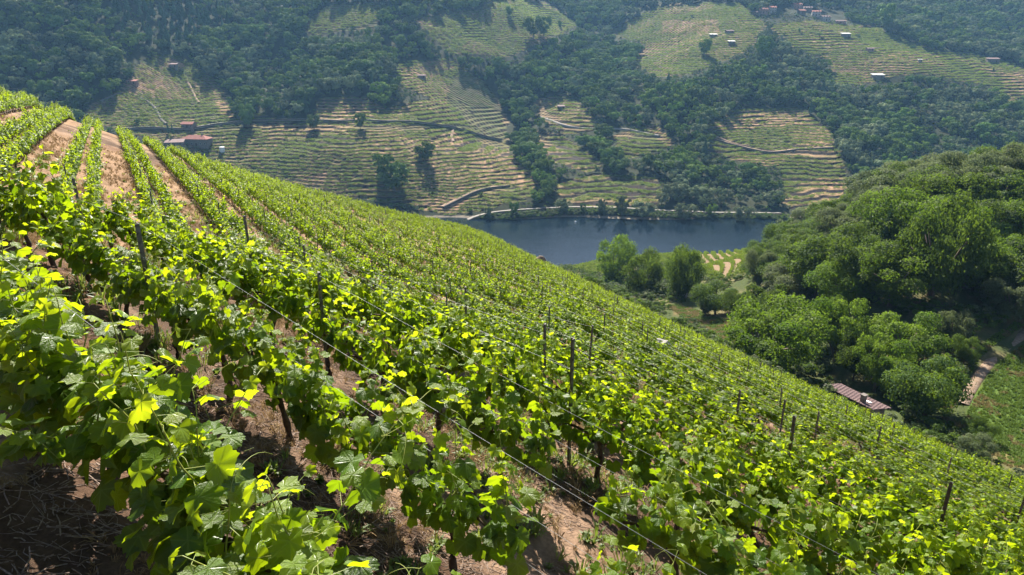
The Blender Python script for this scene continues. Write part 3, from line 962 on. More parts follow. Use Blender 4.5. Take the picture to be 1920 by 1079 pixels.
def clump(seed):
    r_ = np.random.default_rng(seed)
    n = 34
    pos = np.c_[r_.uniform(-1.1, 1.1, n), r_.uniform(-.35, .35, n), r_.uniform(.25, 1.45, n)]
    V, Fq = leaf_cards(pos, r_.normal(size=(n, 3)) + np.array((0, 0, .6)), r_.uniform(.35, .6, n), r_)
    return mesh_np('far_vine_%d' % seed, V, Fq, (VINE_FAR_MAT,), attrs={'tint': ('FLOAT', np.repeat(r_.random(n), 4))})
scatter('vine_rows', np.c_[vx, vy, vz], np.c_[np.zeros((len(vx), 2)), rng.normal(0, .25, len(vx))], (lambda q: np.c_[q, q * .8, q * .72])(rng.uniform(.7, 1.15, len(vx))),
        [clump(s_) for s_ in range(4)], rng.integers(0, 4, len(vx)), 'vine rows on the far terraces')
print('far vine clumps', len(vx))

# ------------------------------------------------------------------ the vineyard
V_LEAF_STOPS = [(0, (.040, .082, .008)), (.45, (.080, .135, .010)), (.8, (.120, .175, .012)), (1, (.16, .195, .018))]
V_TRANS = [(0, (.17, .28, .004)), (.45, (.36, .47, .006)), (.8, (.50, .60, .01)), (1, (.60, .64, .02))]
V_LEAF_STOPS = [(p_, tuple(v_ * 1.02 for v_ in c_)) for p_, c_ in V_LEAF_STOPS]
V_TRANS = [(p_, tuple(min(.9, v_ * 1.18) for v_ in c_)) for p_, c_ in V_TRANS]
M_LEAF_NEAR = leaf_mat('vine_leaf_veined', V_LEAF_STOPS, V_TRANS, .47, .32, .28, veins=True, hue=.28)
M_LEAF = leaf_mat('vine_leaf', V_LEAF_STOPS, V_TRANS, .47, .42, .14)
M_SHOOT = simple_mat('green_shoot', (.17, .24, .04), (.30, .30, .06), 30, .5, 0)
M_VBARK = simple_mat('vine_bark', (.035, .024, .018), (.10, .070, .050), 26, .95, .8)
M_POST = simple_mat('weathered_steel', (.06, .055, .055), (.17, .16, .155), 14, .5, .25, None, .55, .5)
M_WIRE = simple_mat('galvanised_wire', (.22, .22, .22), (.34, .34, .34), 40, .55, 0, None, .5, .4)

HALF = [(0, 1.0), (8, .88), (14, .91), (23, .82), (31, .74), (39, .84), (47, .86), (56, .95), (65, .84), (74, .83), (85, .71), (96, .79), (107, .82), (121, .72), (138, .70), (156, .60), (173, .26)]
OUT_HI = [(math.radians(a), r) for a, r in HALF] + [(-math.radians(a), r) for a, r in HALF[:0:-1]]
OUT_MID = [(math.radians(a), r) for a, r in ((0, 1), (30, .75), (54, .94), (84, .72), (107, .82), (150, .62), (176, .2), (-150, .62), (-107, .82), (-84, .72), (-54, .94), (-30, .75))]
OUT_LOW = [(math.radians(a), r) for a, r in ((0, 1), (55, .88), (120, .70), (180, .2), (-120, .70), (-55, .88))]

def leaf_shape(outline, form, seed=0):
    """leaf round its stalk joint: tip to +y, upper face to +z; form sets how it cups, folds or droops"""
    r_ = np.random.default_rng(seed)
    a = np.array([o[0] for o in outline]); r = np.array([o[1] for o in outline]) * (1 + r_.normal(0, .035, len(outline)))
    x, y = r * np.sin(a), r * np.cos(a)
    droop, fold, wave = form
    z = -droop * r ** 2 + fold * np.abs(x) * .9 + wave * np.sin(a * 5 + seed) * r * .22
    V = np.r_[[(0, 0, 0)], np.c_[x, y, z]]
    n = len(outline)
    Fc = np.array([(0, 1 + (i + 1) % n, 1 + i) for i in range(n)])
    return V, Fc

FORMS = [(.30, .12, .45), (.55, -.10, .5), (.12, .50, .4), (.20, -.35, .6)]
TINTC = (.10, .34, .58, .82)
LEAF_HI = {}
for fi, fm_ in enumerate(FORMS):
    for ti, tv in enumerate(TINTC):
        V, Fc = leaf_shape(OUT_HI, fm_, fi + 1)
        LEAF_HI[fi, ti] = mesh_np('leaf', V, Fc, (M_LEAF_NEAR,), True, attrs={'tint': ('FLOAT', np.full(len(V), tv)), 'leaf': ('FLOAT_VECTOR', V)})

def unit(v): return v / (np.linalg.norm(v) + 1e-9)

def vine_template(seed):
    r_ = np.random.default_rng(seed)
    shoots, leaves, tendrils = [], [], []
    ns = r_.integers(8, 11)
    for s in range(ns):
        xb = -.50 + 1.0 * (s + .5) / ns + r_.uniform(-.07, .07)
        p = np.array((xb, r_.uniform(-.10, .10), .46 + r_.uniform(-.05, .08)))
        lean = np.array((r_.normal(0, .14), r_.normal(0, .15), 1.0))
        if r_.random() < .10: lean[2] = .35; lean[1] *= 3
        ln = r_.uniform(.42, .80); seg = max(6, int(ln / .066))
        pts = [p.copy()]; d = unit(lean)
        side = r_.choice((-1, 1)); az = r_.uniform(0, 6.28)
        for q in range(seg):
            f = (q + 1) / seg
            d = unit(d + r_.normal(0, .09, 3) + np.array((0, 0, .05 if f < .7 else -.05)))
            p = p + d * ln / seg; pts.append(p.copy())
            for rep in range(2 if f < .75 else 1):
                az += 2.6 + r_.normal(0, .5)
                out = unit(np.array((math.cos(az) * .75, math.sin(az) * .85, r_.uniform(-.1, .5))))
                out[1] = abs(out[1]) * (1 if p[1] + r_.normal(0, .15) > 0 else -1) if r_.random() < .6 else out[1]
                pet = r_.uniform(.04, .10) * (1.1 - .5 * f) + (.05 if rep else 0)
                c_ = p + out * pet
                nrm = unit(out * r_.uniform(.1, .9) + np.array((0, 0, r_.uniform(.25, 1.0))) + r_.normal(0, .32, 3))
                tip = out * .6 + np.array((0, 0, -.75)) + r_.normal(0, .35, 3)
                tip = unit(tip - nrm * tip.dot(nrm))
                size = (.094 - .052 * f ** 1.6) * r_.uniform(.58, 1.14)
                tint = np.clip(.12 + .62 * f ** 1.4 + r_.normal(0, .17), 0, 1)
                leaves.append((c_, nrm, tip, size, tint, p.copy()))
            if f > .55 and r_.random() < .32:
                td = unit(np.array((r_.normal(), r_.normal(), r_.uniform(-.2, .7))))
                k = np.linspace(0, 1, 7)[:, None]
                tl = r_.uniform(.08, .2)
                cur = unit(np.cross(td, r_.normal(size=3)))
                tendrils.append(p + td * k * tl + cur * (k ** 2) * tl * r_.uniform(.2, .8) + np.array((0, 0, -.4)) * k ** 3 * tl)
        shoots.append(np.array(pts))
    # low side leaves hiding the cordon
    for q in range(34):
        c_ = np.array((r_.uniform(-.5, .5), r_.choice((-1, 1)) * r_.uniform(.04, .18), r_.uniform(.34, .62)))
        out = unit(np.array((r_.normal(0, .4), np.sign(c_[1]), .15)))
        nrm = unit(out * .8 + np.array((0, 0, .5)) + r_.normal(0, .3, 3)); tip = np.array((0, 0, -1.0)) + out * .3 + r_.normal(0, .3, 3)
        tip = unit(tip - nrm * tip.dot(nrm))
        leaves.append((c_, nrm, tip, .088 * r_.uniform(.75, 1.2), np.clip(r_.normal(.15, .12), 0, 1), c_ - out * .06))
    return shoots, leaves, tendrils

def leaf_basis(nrm, tip):
    x = np.cross(tip, nrm)
    return np.stack([x, tip, nrm], 1)

def foliage_mesh(name, leaves, outline, scale=1.0, keep=1.0, seed=0, mat=None):
    r_ = np.random.default_rng(seed)
    Vs, Fs, T, off = [], [], [], 0
    for (c_, nrm, tip, size, tint, p) in leaves:
        if r_.random() > keep: continue
        V, Fc = leaf_shape(outline, FORMS[r_.integers(4)], r_.integers(1000))
        Vs.append(c_ + (V * size * scale) @ leaf_basis(nrm, tip).T); Fs.append(Fc + off); off += len(V)
        T.append(np.full(len(V), tint))
    return mesh_np(name, np.concatenate(Vs), np.concatenate(Fs), (mat or M_LEAF,), False, attrs={'tint': ('FLOAT', np.concatenate(T))})

def trunk_shape(seed, n=6, leg=True):
    r_ = np.random.default_rng(seed)
    b_ = MB()
    k = np.linspace(0, 1, 7)
    x = r_.uniform(-.12, .12) * k + .03 * np.sin(k * 7 + seed); y = .025 * np.sin(k * 5 + seed * 2)
    b_.tube(np.c_[x, y, -.12 + k * .60], (.030 - .006 * k) * (1 + .22 * np.sin(k * 21 + seed)), n)
    for sg in (-1, 1):
        q = np.linspace(0, 1, 5)
        b_.tube(np.c_[x[-1] + sg * .47 * q, y[-1] + .03 * np.sin(q * 4), .47 + .05 * np.sin(q * 3.1) + r_.uniform(-.02, .02)], .017 - .006 * q, n - 1)
    return b_.mesh('vine_trunk', (M_VBARK,), True)

TPL = [vine_template(1000 + i) for i in range(7)]
TRUNKS = [trunk_shape(50 + i) for i in range(7)]
def cane_mesh(tpl, si, with_petiole=True):
    b_ = MB()
    s = tpl[0][si]
    b_.tube(s, np.linspace(.0048, .0016, len(s)), 4)
    if with_petiole:
        for (c_, n_, t_, sz, ti, p) in tpl[1]:
            if np.abs(s - p).sum(1).min() < 1e-6:
                b_.tube([p, c_], [.0015, .0012], 3, False)
        for td in tpl[2]:
            if np.abs(s - td[0]).sum(1).min() < 1e-6:
                b_.tube(td, np.linspace(.0016, .0007, len(td)), 3, False)
    return b_.mesh('cane', (M_SHOOT,), True)
CANES = [[cane_mesh(t, i) for i in range(len(t[0]))] for t in TPL]
def canes_joined(t):
    b_ = MB()
    for s in t[0]: b_.tube(s, np.linspace(.006, .002, len(s)), 3, False)
    return b_.mesh('canes', (M_SHOOT,), True)
CANES_J = [canes_joined(t) for t in TPL]
FOL_MID = [foliage_mesh('foliage', t[1], OUT_MID, 1.0, 1.0, i) for i, t in enumerate(TPL)]
def far_vine(i, t):
    fol = foliage_mesh('vine_far_foliage', [(a, unit(b + np.array((0, 0, .5))), c, d, .08 + .62 * e, f) for a, b, c, d, e, f in t[1]], OUT_LOW, 1.12, .80, i)
    j = bpy.data.meshes.new('vine_far')
    b_ = bmesh.new(); b_.from_mesh(fol)
    n0 = len(b_.faces)
    b_.from_mesh(TRUNKS[i]); b_.faces.ensure_lookup_table()
    for f in b_.faces[n0:]: f.material_index = 1
    b_.to_mesh(j); b_.free()
    j.materials.append(M_LEAF); j.materials.append(M_VBARK)
    return j
FAR_VINE = [far_vine(i, t) for i, t in enumerate(TPL)]

# ---- rows: curves along the slope
def row_curve(k, y0=-3.0, y1=135.0):
    y = np.r_[np.arange(y0, 20, .05), np.arange(20, y1, .15)]
    x = (ROW0 + ROWD * k - .5 * y - rowbend(y)) / .866
    s = np.r_[0, np.cumsum(np.hypot(np.diff(x), np.diff(y)))]
    return x, y, s
def row_at(cur, s):
    x, y, ss = cur
    X = np.interp(s, ss, x); Y = np.interp(s, ss, y)
    X2 = np.interp(s + .2, ss, x); Y2 = np.interp(s + .2, ss, y)
    return X, Y, np.arctan2(Y2 - Y, X2 - X)
GAP = [(1010,955),(1090,925),(1170,960),(1230,1030),(1250,1090),(1030,1090)]
vine_list = []
ROWS = list(range(-6, 46)) + [q + .30 for q in range(-4, 10)]   # the extra rows double those of the upper block
for k in ROWS:
    cur = row_curve(k)
    s = np.arange(RNG.uniform(0, .9), cur[2][-1], (.58 if k == 0 else .82 if k in (1, 2, 3, 4) else .93))
    s = s + RNG.uniform(-.1, .1, s.size)
    X, Y, A = row_at(cur, s)
    Z = zg(X, Y)
    px, py, t = proj(X, Y, Z); px2, py2, t2 = proj(X, Y, Z + 1.3)
    R = np.hypot(X, Y)
    ok = (R < VINE_END(X, Y)) & (t2 > 1.45) & (t > 1.3) & (px2 > -260) & (px2 < 2180) & (py2 < 1500)
    ok &= ~inpoly(px, py, GAP)
    if k != int(k): ok &= Y > 14.5
    ok &= RNG.random(s.size) > .025
    idx = np.where(ok)[0]
    if len(idx) == 0: continue
    vis = visible(X[idx], Y[idx], Z[idx] + 1.35, 40, .1)
    for i in idx[vis]:
        inf = (px2[i] > -90) and (px2[i] < 2010) and (py2[i] < 1130)
        vine_list.append((t[i] if inf else t[i] + 1000, k, X[i], Y[i], Z[i], A[i]))
vine_list.sort()
print('vines', len(vine_list))
ORD = 'first second third fourth fifth sixth seventh eighth ninth tenth eleventh twelfth thirteenth fourteenth fifteenth sixteenth seventeenth eighteenth nineteenth twentieth'.split()
def row_words(k):
    k = int(math.floor(k))
    if k < 0: return 'trellis row at the far left edge'
    if k == 0: return 'front trellis row beside the bare path'
    if k < 20: return '%s trellis row from the bottom left corner' % ORD[k]
    return 'trellis rows above the tiled hut'
def stretch(t):
    return 'near end of the' if t < 6 else 'middle stretch of the' if t < 13 else 'crest end of the'
N_LEAFY = 24
slope_x = lambda x, y: (float(zt(x + .5, y) - zt(x - .5, y)), float(zt(x, y + .5) - zt(x, y - .5)))
PLACE = {}
for k_ in range(0, 10):
    row_ = sorted([(-float(proj(v_[2], v_[3], v_[4] + .8)[0]), i_) for i_, v_ in enumerate(vine_list[:300]) if v_[1] == k_ and v_[0] < 1000])
    for c_, (q_, i_) in enumerate(row_[:20]): PLACE[i_] = ORD[c_]
for n, (t, k, x, y, z, a) in enumerate(vine_list[:300]):
    v = int(RNG.integers(7))
    r_ = empty('grapevine', (x, y, z), a + (math.pi if RNG.random() < .5 else 0))
    gx_, gy_ = slope_x(x, y)
    sl = gx_ * math.cos(r_.rotation_euler.z) + gy_ * math.sin(r_.rotation_euler.z)
    sc_ = RNG.uniform(.93, 1.12)
    lo_ = np.interp(t % 1000, (7, 15), (1.0, .66)); wd_ = np.interp(t % 1000, (7, 15), (1.0, .84)) * (1.2 if k == 0 else .92)
    r_.scale = (sc_ * 1.02, sc_ * wd_, sc_ * lo_ * RNG.uniform(.86, 1.12))
    tag(r_, 'leafy grapevine in the ' + stretch(t % 1000) + ' ' + row_words(k), 'grapevine', 'grapevines in the ' + stretch(t % 1000) + ' ' + row_words(k))
    if n in PLACE:
        r_['label'] = 'grapevine %s from the right end of the %s' % (PLACE[n], row_words(k)); r_['group'] = 'grapevines of the ' + row_words(k)
    link('trunk', TRUNKS[v], None, r_)
    if n < N_LEAFY:
        for cm in CANES[v]: link('cane', cm, None, r_)
        for (c_, nrm, tip, size, tint, p) in TPL[v][1]:
            me = LEAF_HI[int(RNG.integers(4)), int(np.argmin(np.abs(np.array(TINTC) - tint)))]
            o = link('leaf', me, None, r_)
            B = leaf_basis(nrm, tip) * size
            o.matrix_local = Matrix(((B[0, 0], B[0, 1], B[0, 2], c_[0]), (B[1, 0], B[1, 1], B[1, 2], c_[1]), (B[2, 0], B[2, 1], B[2, 2], c_[2]), (0, 0, 0, 1)))
    else:
        link('canes', CANES_J[v], None, r_)['kind'] = 'stuff'
        link('foliage', FOL_MID[v], None, r_)['kind'] = 'stuff'
rest = vine_list[300:]
ra = np.array([r[2:6] for r in rest]); n = len(ra)
sc_ = RNG.uniform(.9, 1.15, n)
scatter('vineyard_vines', ra[:, :3], np.c_[np.zeros((n, 2)), ra[:, 3] + np.pi * (RNG.random(n) < .5)], np.c_[sc_, sc_ * .70, sc_ * .74 * RNG.uniform(.82, 1.2, n)], FAR_VINE, RNG.integers(0, 7, n), 'vines of the rows further down the slope')

# ---- trellis: steel posts and wires of each row
def post_mesh():
    b_ = MB()
    prof = [(-.022, -.02), (.022, -.02), (.022, -.014), (-.016, -.014), (-.016, .02), (-.022, .02)]
    V = [(x, y, z) for z in (-.3, 1.36) for x, y in prof]
    F_ = [(i, (i + 1) % 6, 6 + (i + 1) % 6, 6 + i) for i in range(6)] + [(0, 3, 2, 1), (0, 5, 4, 3), (6, 7, 8, 9), (6, 9, 10, 11)]
    b_.add(V, F_)
    for h in np.arange(.45, 1.33, .1):
        b_.box((-.027, .004, h), (.008, .014, .018))
    return b_.mesh('post', (M_POST,))
POST = post_mesh()
KNOWN = [(1038,890),(275,1012),(264,656),(605,830),(1465,850)]
kp = {}
for q in KNOWN:
    x, y, z, t = hit(*q)
    kp.setdefault(int(round((float(ucoord(x, y)) - ROW0) / ROWD)), (x, y))
tall = hit(*KNOWN[0])[:2]; k_tall = int(round((float(ucoord(*tall)) - ROW0) / ROWD))
for k in ROWS:
    if k != int(k): continue
    cur = row_curve(k)
    s0 = RNG.uniform(0, 5.8)
    if k in kp:
        s0 = cur[2][np.argmin((cur[0] - kp[k][0]) ** 2 + (cur[1] - kp[k][1]) ** 2)] % 5.8
    s = np.arange(s0, cur[2][-1], 5.8)
    X, Y, A = row_at(cur, s)
    Z = zg(X, Y)
    px, py, t = proj(X, Y, Z + 1.3)
    # keep one post beyond each edge of the picture so that the wires run out of it
    i_tall = int(np.argmin((X - tall[0]) ** 2 + (Y - tall[1]) ** 2))
    ok = (np.hypot(X, Y) < VINE_END(X, Y)) & (px > -500) & (px < 2500) & (py < 2600)
    dn = np.hypot(X, Y)
    ok &= (dn > 1.2)
    idx = np.where(ok)[0]
    if len(idx) < 2: continue
    seen = visible(X[idx], Y[idx], Z[idx] + 1.45, 40, .05)
    if not seen.any(): continue
    idx = idx[max(0, np.argmax(seen) - 1): len(idx) - np.argmax(seen[::-1])]
    root = empty('trellis', (X[idx[0]], Y[idx[0]], Z[idx[0]]))
    lab = 'steel posts and wires of the ' + row_words(k)
    if k >= 20: lab = 'thin steel posts of the trellis rows above the tiled hut'
    if k < 0: lab = 'steel posts of the trellis row at the far left edge'
    tag(root, lab, 'trellis', 'trellises of the rows above the tiled hut' if k >= 20 else 'trellises at the far left edge' if k < 0 else 'trellises of the vineyard rows')
    o0 = np.array(root.location)
    for i in idx:
        if not (-60 < px[i] < 1980) or t[i] < 4.3: continue
        o = link('post', POST, None, root)
        o.location = (X[i] - o0[0], Y[i] - o0[1], Z[i] - o0[2])
        o.rotation_euler = (RNG.normal(0, .015), RNG.normal(0, .015), A[i])
        o.scale = (1, 1, RNG.uniform(.94, 1.05) * np.interp(t[i], (8, 16), (1, .78)) * (1.12 if k == k_tall and i == i_tall else .86 if k < 3 else 1))
    if k < 13:
        for h in (.50, .84, 1.16):
            b_ = MB()
            P_ = []
            for i, j in zip(idx, idx[1:]):
                for f in np.linspace(0, 1, 5)[:-1]:
                    P_.append((X[i] + (X[j] - X[i]) * f - o0[0], Y[i] + (Y[j] - Y[i]) * f - o0[1], Z[i] + (Z[j] - Z[i]) * f + h - .03 * math.sin(math.pi * f) - o0[2]))
            P_.append((X[idx[-1]] - o0[0], Y[idx[-1]] - o0[1], Z[idx[-1]] + h - o0[2]))
            b_.tube(P_, .0013, 4, False)
            b_.build('wire', M_WIRE, root, True)

# ---- what lies and grows on the vineyard soil
rng = np.random.default_rng(21)
M_TWIG = simple_mat('dry_wood', (.10, .065, .048), (.30, .22, .17), 60, .85, 0)
M_STRAW = simple_mat('straw', (.26, .18, .10), (.42, .32, .19), 40, .8, 0)
n = 24000
R_ = 1.6 + 11 * rng.random(n) ** 1.3; PH = rng.uniform(-.80, .62, n)
X, Y = R_ * np.sin(PH), R_ * np.cos(PH); keep = (fbm(X / .9, Y / .9, 51) > .36)
X, Y = X[keep], Y[keep]; Z = zg(X, Y); n = len(X)
b_ = MB()
for i in range(n):
    ln = .03 + .26 * rng.random() ** 2.2; an = rng.uniform(0, 6.28); q = np.linspace(-.5, .5, 3)
    bend = rng.normal(0, .2) * ln
    xs = X[i] + ln * q * math.cos(an) - bend * (1 - 4 * q ** 2) * math.sin(an); ys_ = Y[i] + ln * q * math.sin(an) + bend * (1 - 4 * q ** 2) * math.cos(an)
    zs = Z[i] + (ys_ - Y[i]) * -.27 + (xs - X[i]) * -.40 + rng.uniform(.004, .035) + rng.normal(0, .05) * ln * q
    b_.tube(np.c_[xs, ys_, zs], rng.uniform(.0012, .0042), 3, False)
tag(b_.build('dry_prunings', M_TWIG), 'cut vine prunings littering the bare soil', kind='stuff')

def tuft(seed, nb, h, w, mat, tint):
    r_ = np.random.default_rng(seed)
    Vs, Fs, T = [], [], []
    for q in range(nb):
        an = r_.uniform(0, 6.28); sp = r_.uniform(.2, 1.0) * h * .8; hh_ = h * r_.uniform(.5, 1.1)
        d = np.array((math.cos(an), math.sin(an), 0)); sd = np.array((-math.sin(an), math.cos(an), 0)) * w * r_.uniform(.6, 1.3)
        p0 = d * r_.uniform(0, h * .3); p1 = p0 + d * sp * .4 + np.array((0, 0, hh_ * .65)); p2 = p0 + d * sp + np.array((0, 0, hh_ * r_.uniform(.6, 1.0)))
        o = len(Vs) and sum(len(v) for v in Vs)
        Vs.append(np.array([p0 - sd * .5, p0 + sd * .5, p1 + sd, p1 - sd, p2])); Fs += [(o, o + 1, o + 2), (o, o + 2, o + 3), (o + 3, o + 2, o + 4)]
        T.append(np.full(5, np.clip(r_.normal(tint, .15), 0, 1)))
    return mesh_np('tuft_%d' % seed, np.concatenate(Vs), np.array(Fs), (mat,), attrs={'tint': ('FLOAT', np.concatenate(T))})
M_WEED = leaf_mat('weed', [(0, (.05, .085, .02)), (1, (.14, .19, .04))], [(0, (.14, .22, .02)), (1, (.34, .40, .06))], .4, .5, .3)
M_DRY = leaf_mat('dry_grass', [(0, (.17, .095, .045)), (1, (.34, .24, .125))], [(0, (.18, .10, .04)), (1, (.30, .21, .10))], .3, .8, .1)
WEEDS = [tuft(1, 16, .16, .010, M_WEED, .4), tuft(2, 22, .10, .016, M_WEED, .6), tuft(3, 12, .22, .009, M_WEED, .7), tuft(4, 18, .07, .022, M_WEED, .35)]
DRY = [tuft(11, 16, .12, .005, M_DRY, .4), tuft(12, 20, .08, .006, M_DRY, .6), tuft(13, 14, .22, .005, M_DRY, .7)]
def on_slope(n, r0, r1, p0, p1, pw=.6):
    R_ = r0 + (r1 - r0) * rng.random(n) ** pw; PH = rng.uniform(p0, p1, n)
    return R_ * np.sin(PH), R_ * np.cos(PH), R_
X, Y, R_ = on_slope(26000, 1.6, 34, -.85, .75)
ph_ = ((ucoord(X, Y) - ROW0) / ROWD) % 1; rd = np.minimum(ph_, 1 - ph_)
k = (fbm(X / 1.1, Y / 1.1, 53) > .50 + np.clip(rd - .25, 0, 1) * .5) & (np.hypot(X, Y) < VINE_END(X, Y)) & (rng.random(X.size) < np.interp(R_, (12, 30), (1, .25)))
X, Y, R_ = X[k], Y[k], R_[k]; n = len(X)
scatter('weeds', np.c_[X, Y, zg(X, Y)], np.c_[rng.normal(0, .15, (n, 2)), rng.uniform(0, 6.28, n)], rng.uniform(.6, 1.5, n) * np.interp(R_, (3, 14), (.55, 1.2)), WEEDS, rng.integers(0, 4, n), 'green weeds growing between the vine rows')
X, Y, R_ = on_slope(60000, 1.6, 45, -.85, .75, .85)
k = fbm(X / .8, Y / .8, 57) > .45
X, Y, R_ = X[k], Y[k], R_[k]; n = len(X)
scatter('dry_grass', np.c_[X, Y, zg(X, Y)], np.c_[rng.normal(0, .3, (n, 2)), rng.uniform(0, 6.28, n)], rng.uniform(.4, 1.2, n) * np.interp(R_, (3, 12), (.5, 1.1)), DRY, rng.integers(0, 3, n), 'dry straw and grass on the vineyard soil')

# ------------------------------------------------------------------ roads and paths
M_ROAD = simple_mat('pale_gravel', (.17, .15, .13), (.26, .235, .20), 1.2, .95, .3)
M_EARTH = simple_mat('reddish_track', (.22, .14, .09), (.32, .22, .15), 1.0, .95, .3)
M_STONE = simple_mat('dry_stone', (.07, .058, .05), (.18, .155, .135), 1.6, .95, .8, 3)
M_PATH = simple_mat('trodden_path', (.16, .095, .05), (.27, .205, .15), 2.2, .95, .4)
def far_hit(px, py):
    x, y, z, t = hit(px, py, 250)
    return x, y, float(far_surface(np.array([x]), np.array([y]))[0][0])
def resample(P_, d):
    P_ = np.array(P_); s = np.r_[0, np.cumsum(np.hypot(*np.diff(P_[:, :2], axis=0).T))]
    q = np.arange(0, s[-1], d)
    return np.c_[np.interp(q, s, P_[:, 0]), np.interp(q, s, P_[:, 1])]
def smooth1(a, n):
    k = np.ones(n) / n
    return np.convolve(np.pad(a, n // 2, mode='edge'), k, 'valid')[:len(a)]
def ribbon(name, P_, w, mat, zfun, label, lift=.25, wall=0.0, wname=None, wlabel=None):
    Q = resample(P_, 2.0)
    for a in (0, 1): Q[:, a] = smooth1(Q[:, a], 7)
    Z = smooth1(zfun(Q[:, 0], Q[:, 1]), 9) + lift
    d = np.gradient(Q, axis=0); d /= np.linalg.norm(d, axis=1, keepdims=True)
    nrm = np.c_[-d[:, 1], d[:, 0]]
    wv = w / 2 * (1 + .25 * (fbm(Q[:, 0] / 5, Q[:, 1] / 5, 71) - .5))[:, None]
    A_, B_ = Q + nrm * wv, Q - nrm * wv
    n = len(Q)
    V = np.concatenate([np.c_[A_, Z], np.c_[Q, Z + .05], np.c_[B_, Z], np.c_[A_ + nrm * .5, Z - 1.2], np.c_[B_ - nrm * .5, Z - 1.2]])
    i = np.arange(n - 1)
    Fq = [np.c_[a * n + i, a * n + i + 1, b * n + i + 1, b * n + i] for a, b in ((0, 1), (1, 2), (3, 0), (2, 4))]
    tag(link(name, mesh_np(name, V, np.concatenate(Fq), (mat,), True)), label, kind='structure')
    if wall:
        # the wall holds up the downhill (lake) edge of the road
        low = A_ if A_[:, 1].mean() < B_[:, 1].mean() else B_
        sg = nrm if low is A_ else -nrm
        In, Out = low + sg * .04, low + sg * .55
        V = np.concatenate([np.c_[In, Z + .25], np.c_[Out, Z + .25], np.c_[Out, Z - wall], np.c_[In, Z - wall]])
        Fq = [np.c_[a * n + i, a * n + i + 1, b * n + i + 1, b * n + i] for a, b in ((0, 1), (1, 2), (3, 0))]
        tag(link(wname, mesh_np(wname, V, np.concatenate(Fq), (M_STONE,))), wlabel, 'wall')
far_z = lambda x, y: far_surface(x, y)[0]
def px_line(pts): return [far_hit(*p)[:2] for p in pts]
ribbon('lakeside_road', px_line(ROAD_PX['lake']), 2.6, M_ROAD, far_z, 'pale lakeside road along the far shore', 1.2, 3.2, 'retaining_wall', 'dark stone retaining wall under the lakeside road')
ribbon('farm_road', px_line(ROAD_PX['farm']), 4.0, M_ROAD, far_z, 'pale farm road crossing the terraces', .7, .5, 'retaining_wall', 'dark stone retaining wall under the farm road through the terraces')
ribbon('plot_track', px_line(ROAD_PX['plot']), 3.0, M_EARTH, far_z, 'reddish track through the shaded plot', .6, 2.2, 'retaining_wall', 'reddish stone wall under the track in the shaded right plot')
ribbon('hill_track', px_line(ROAD_PX['mid']), 2.2, M_ROAD, far_z, 'pale track down to the lower wood', .6)
ribbon('bank_track', px_line(ROAD_PX['low']), 3.0, M_EARTH, far_z, 'earth track below the central terraces', .5, 2.5, 'retaining_wall', 'brown stone wall under the earth track above the lake')
for q, pts in enumerate(([(1330,250),(1350,256),(1375,268),(1410,272)], [(850,240),(845,258),(852,268)], [(345,140),(358,165),(375,198)], [(180,195),(230,172),(262,180),(290,200),(300,225),(316,246)])):
    ribbon('footpath' if q < 3 else 'stream_wall', px_line(pts), 1.6, M_EARTH if q < 3 else M_STONE, far_z, ['reddish footpath cut through the shaded plot', 'pale path between two central plots', 'thin path up the left field', 'dark wall line winding down the left field'][q], .4)
ribbon('footpath', [hit(*p)[:2] for p in PATH_PX], 1.1, M_PATH, zg, 'narrow dirt footpath at the right edge', .10)

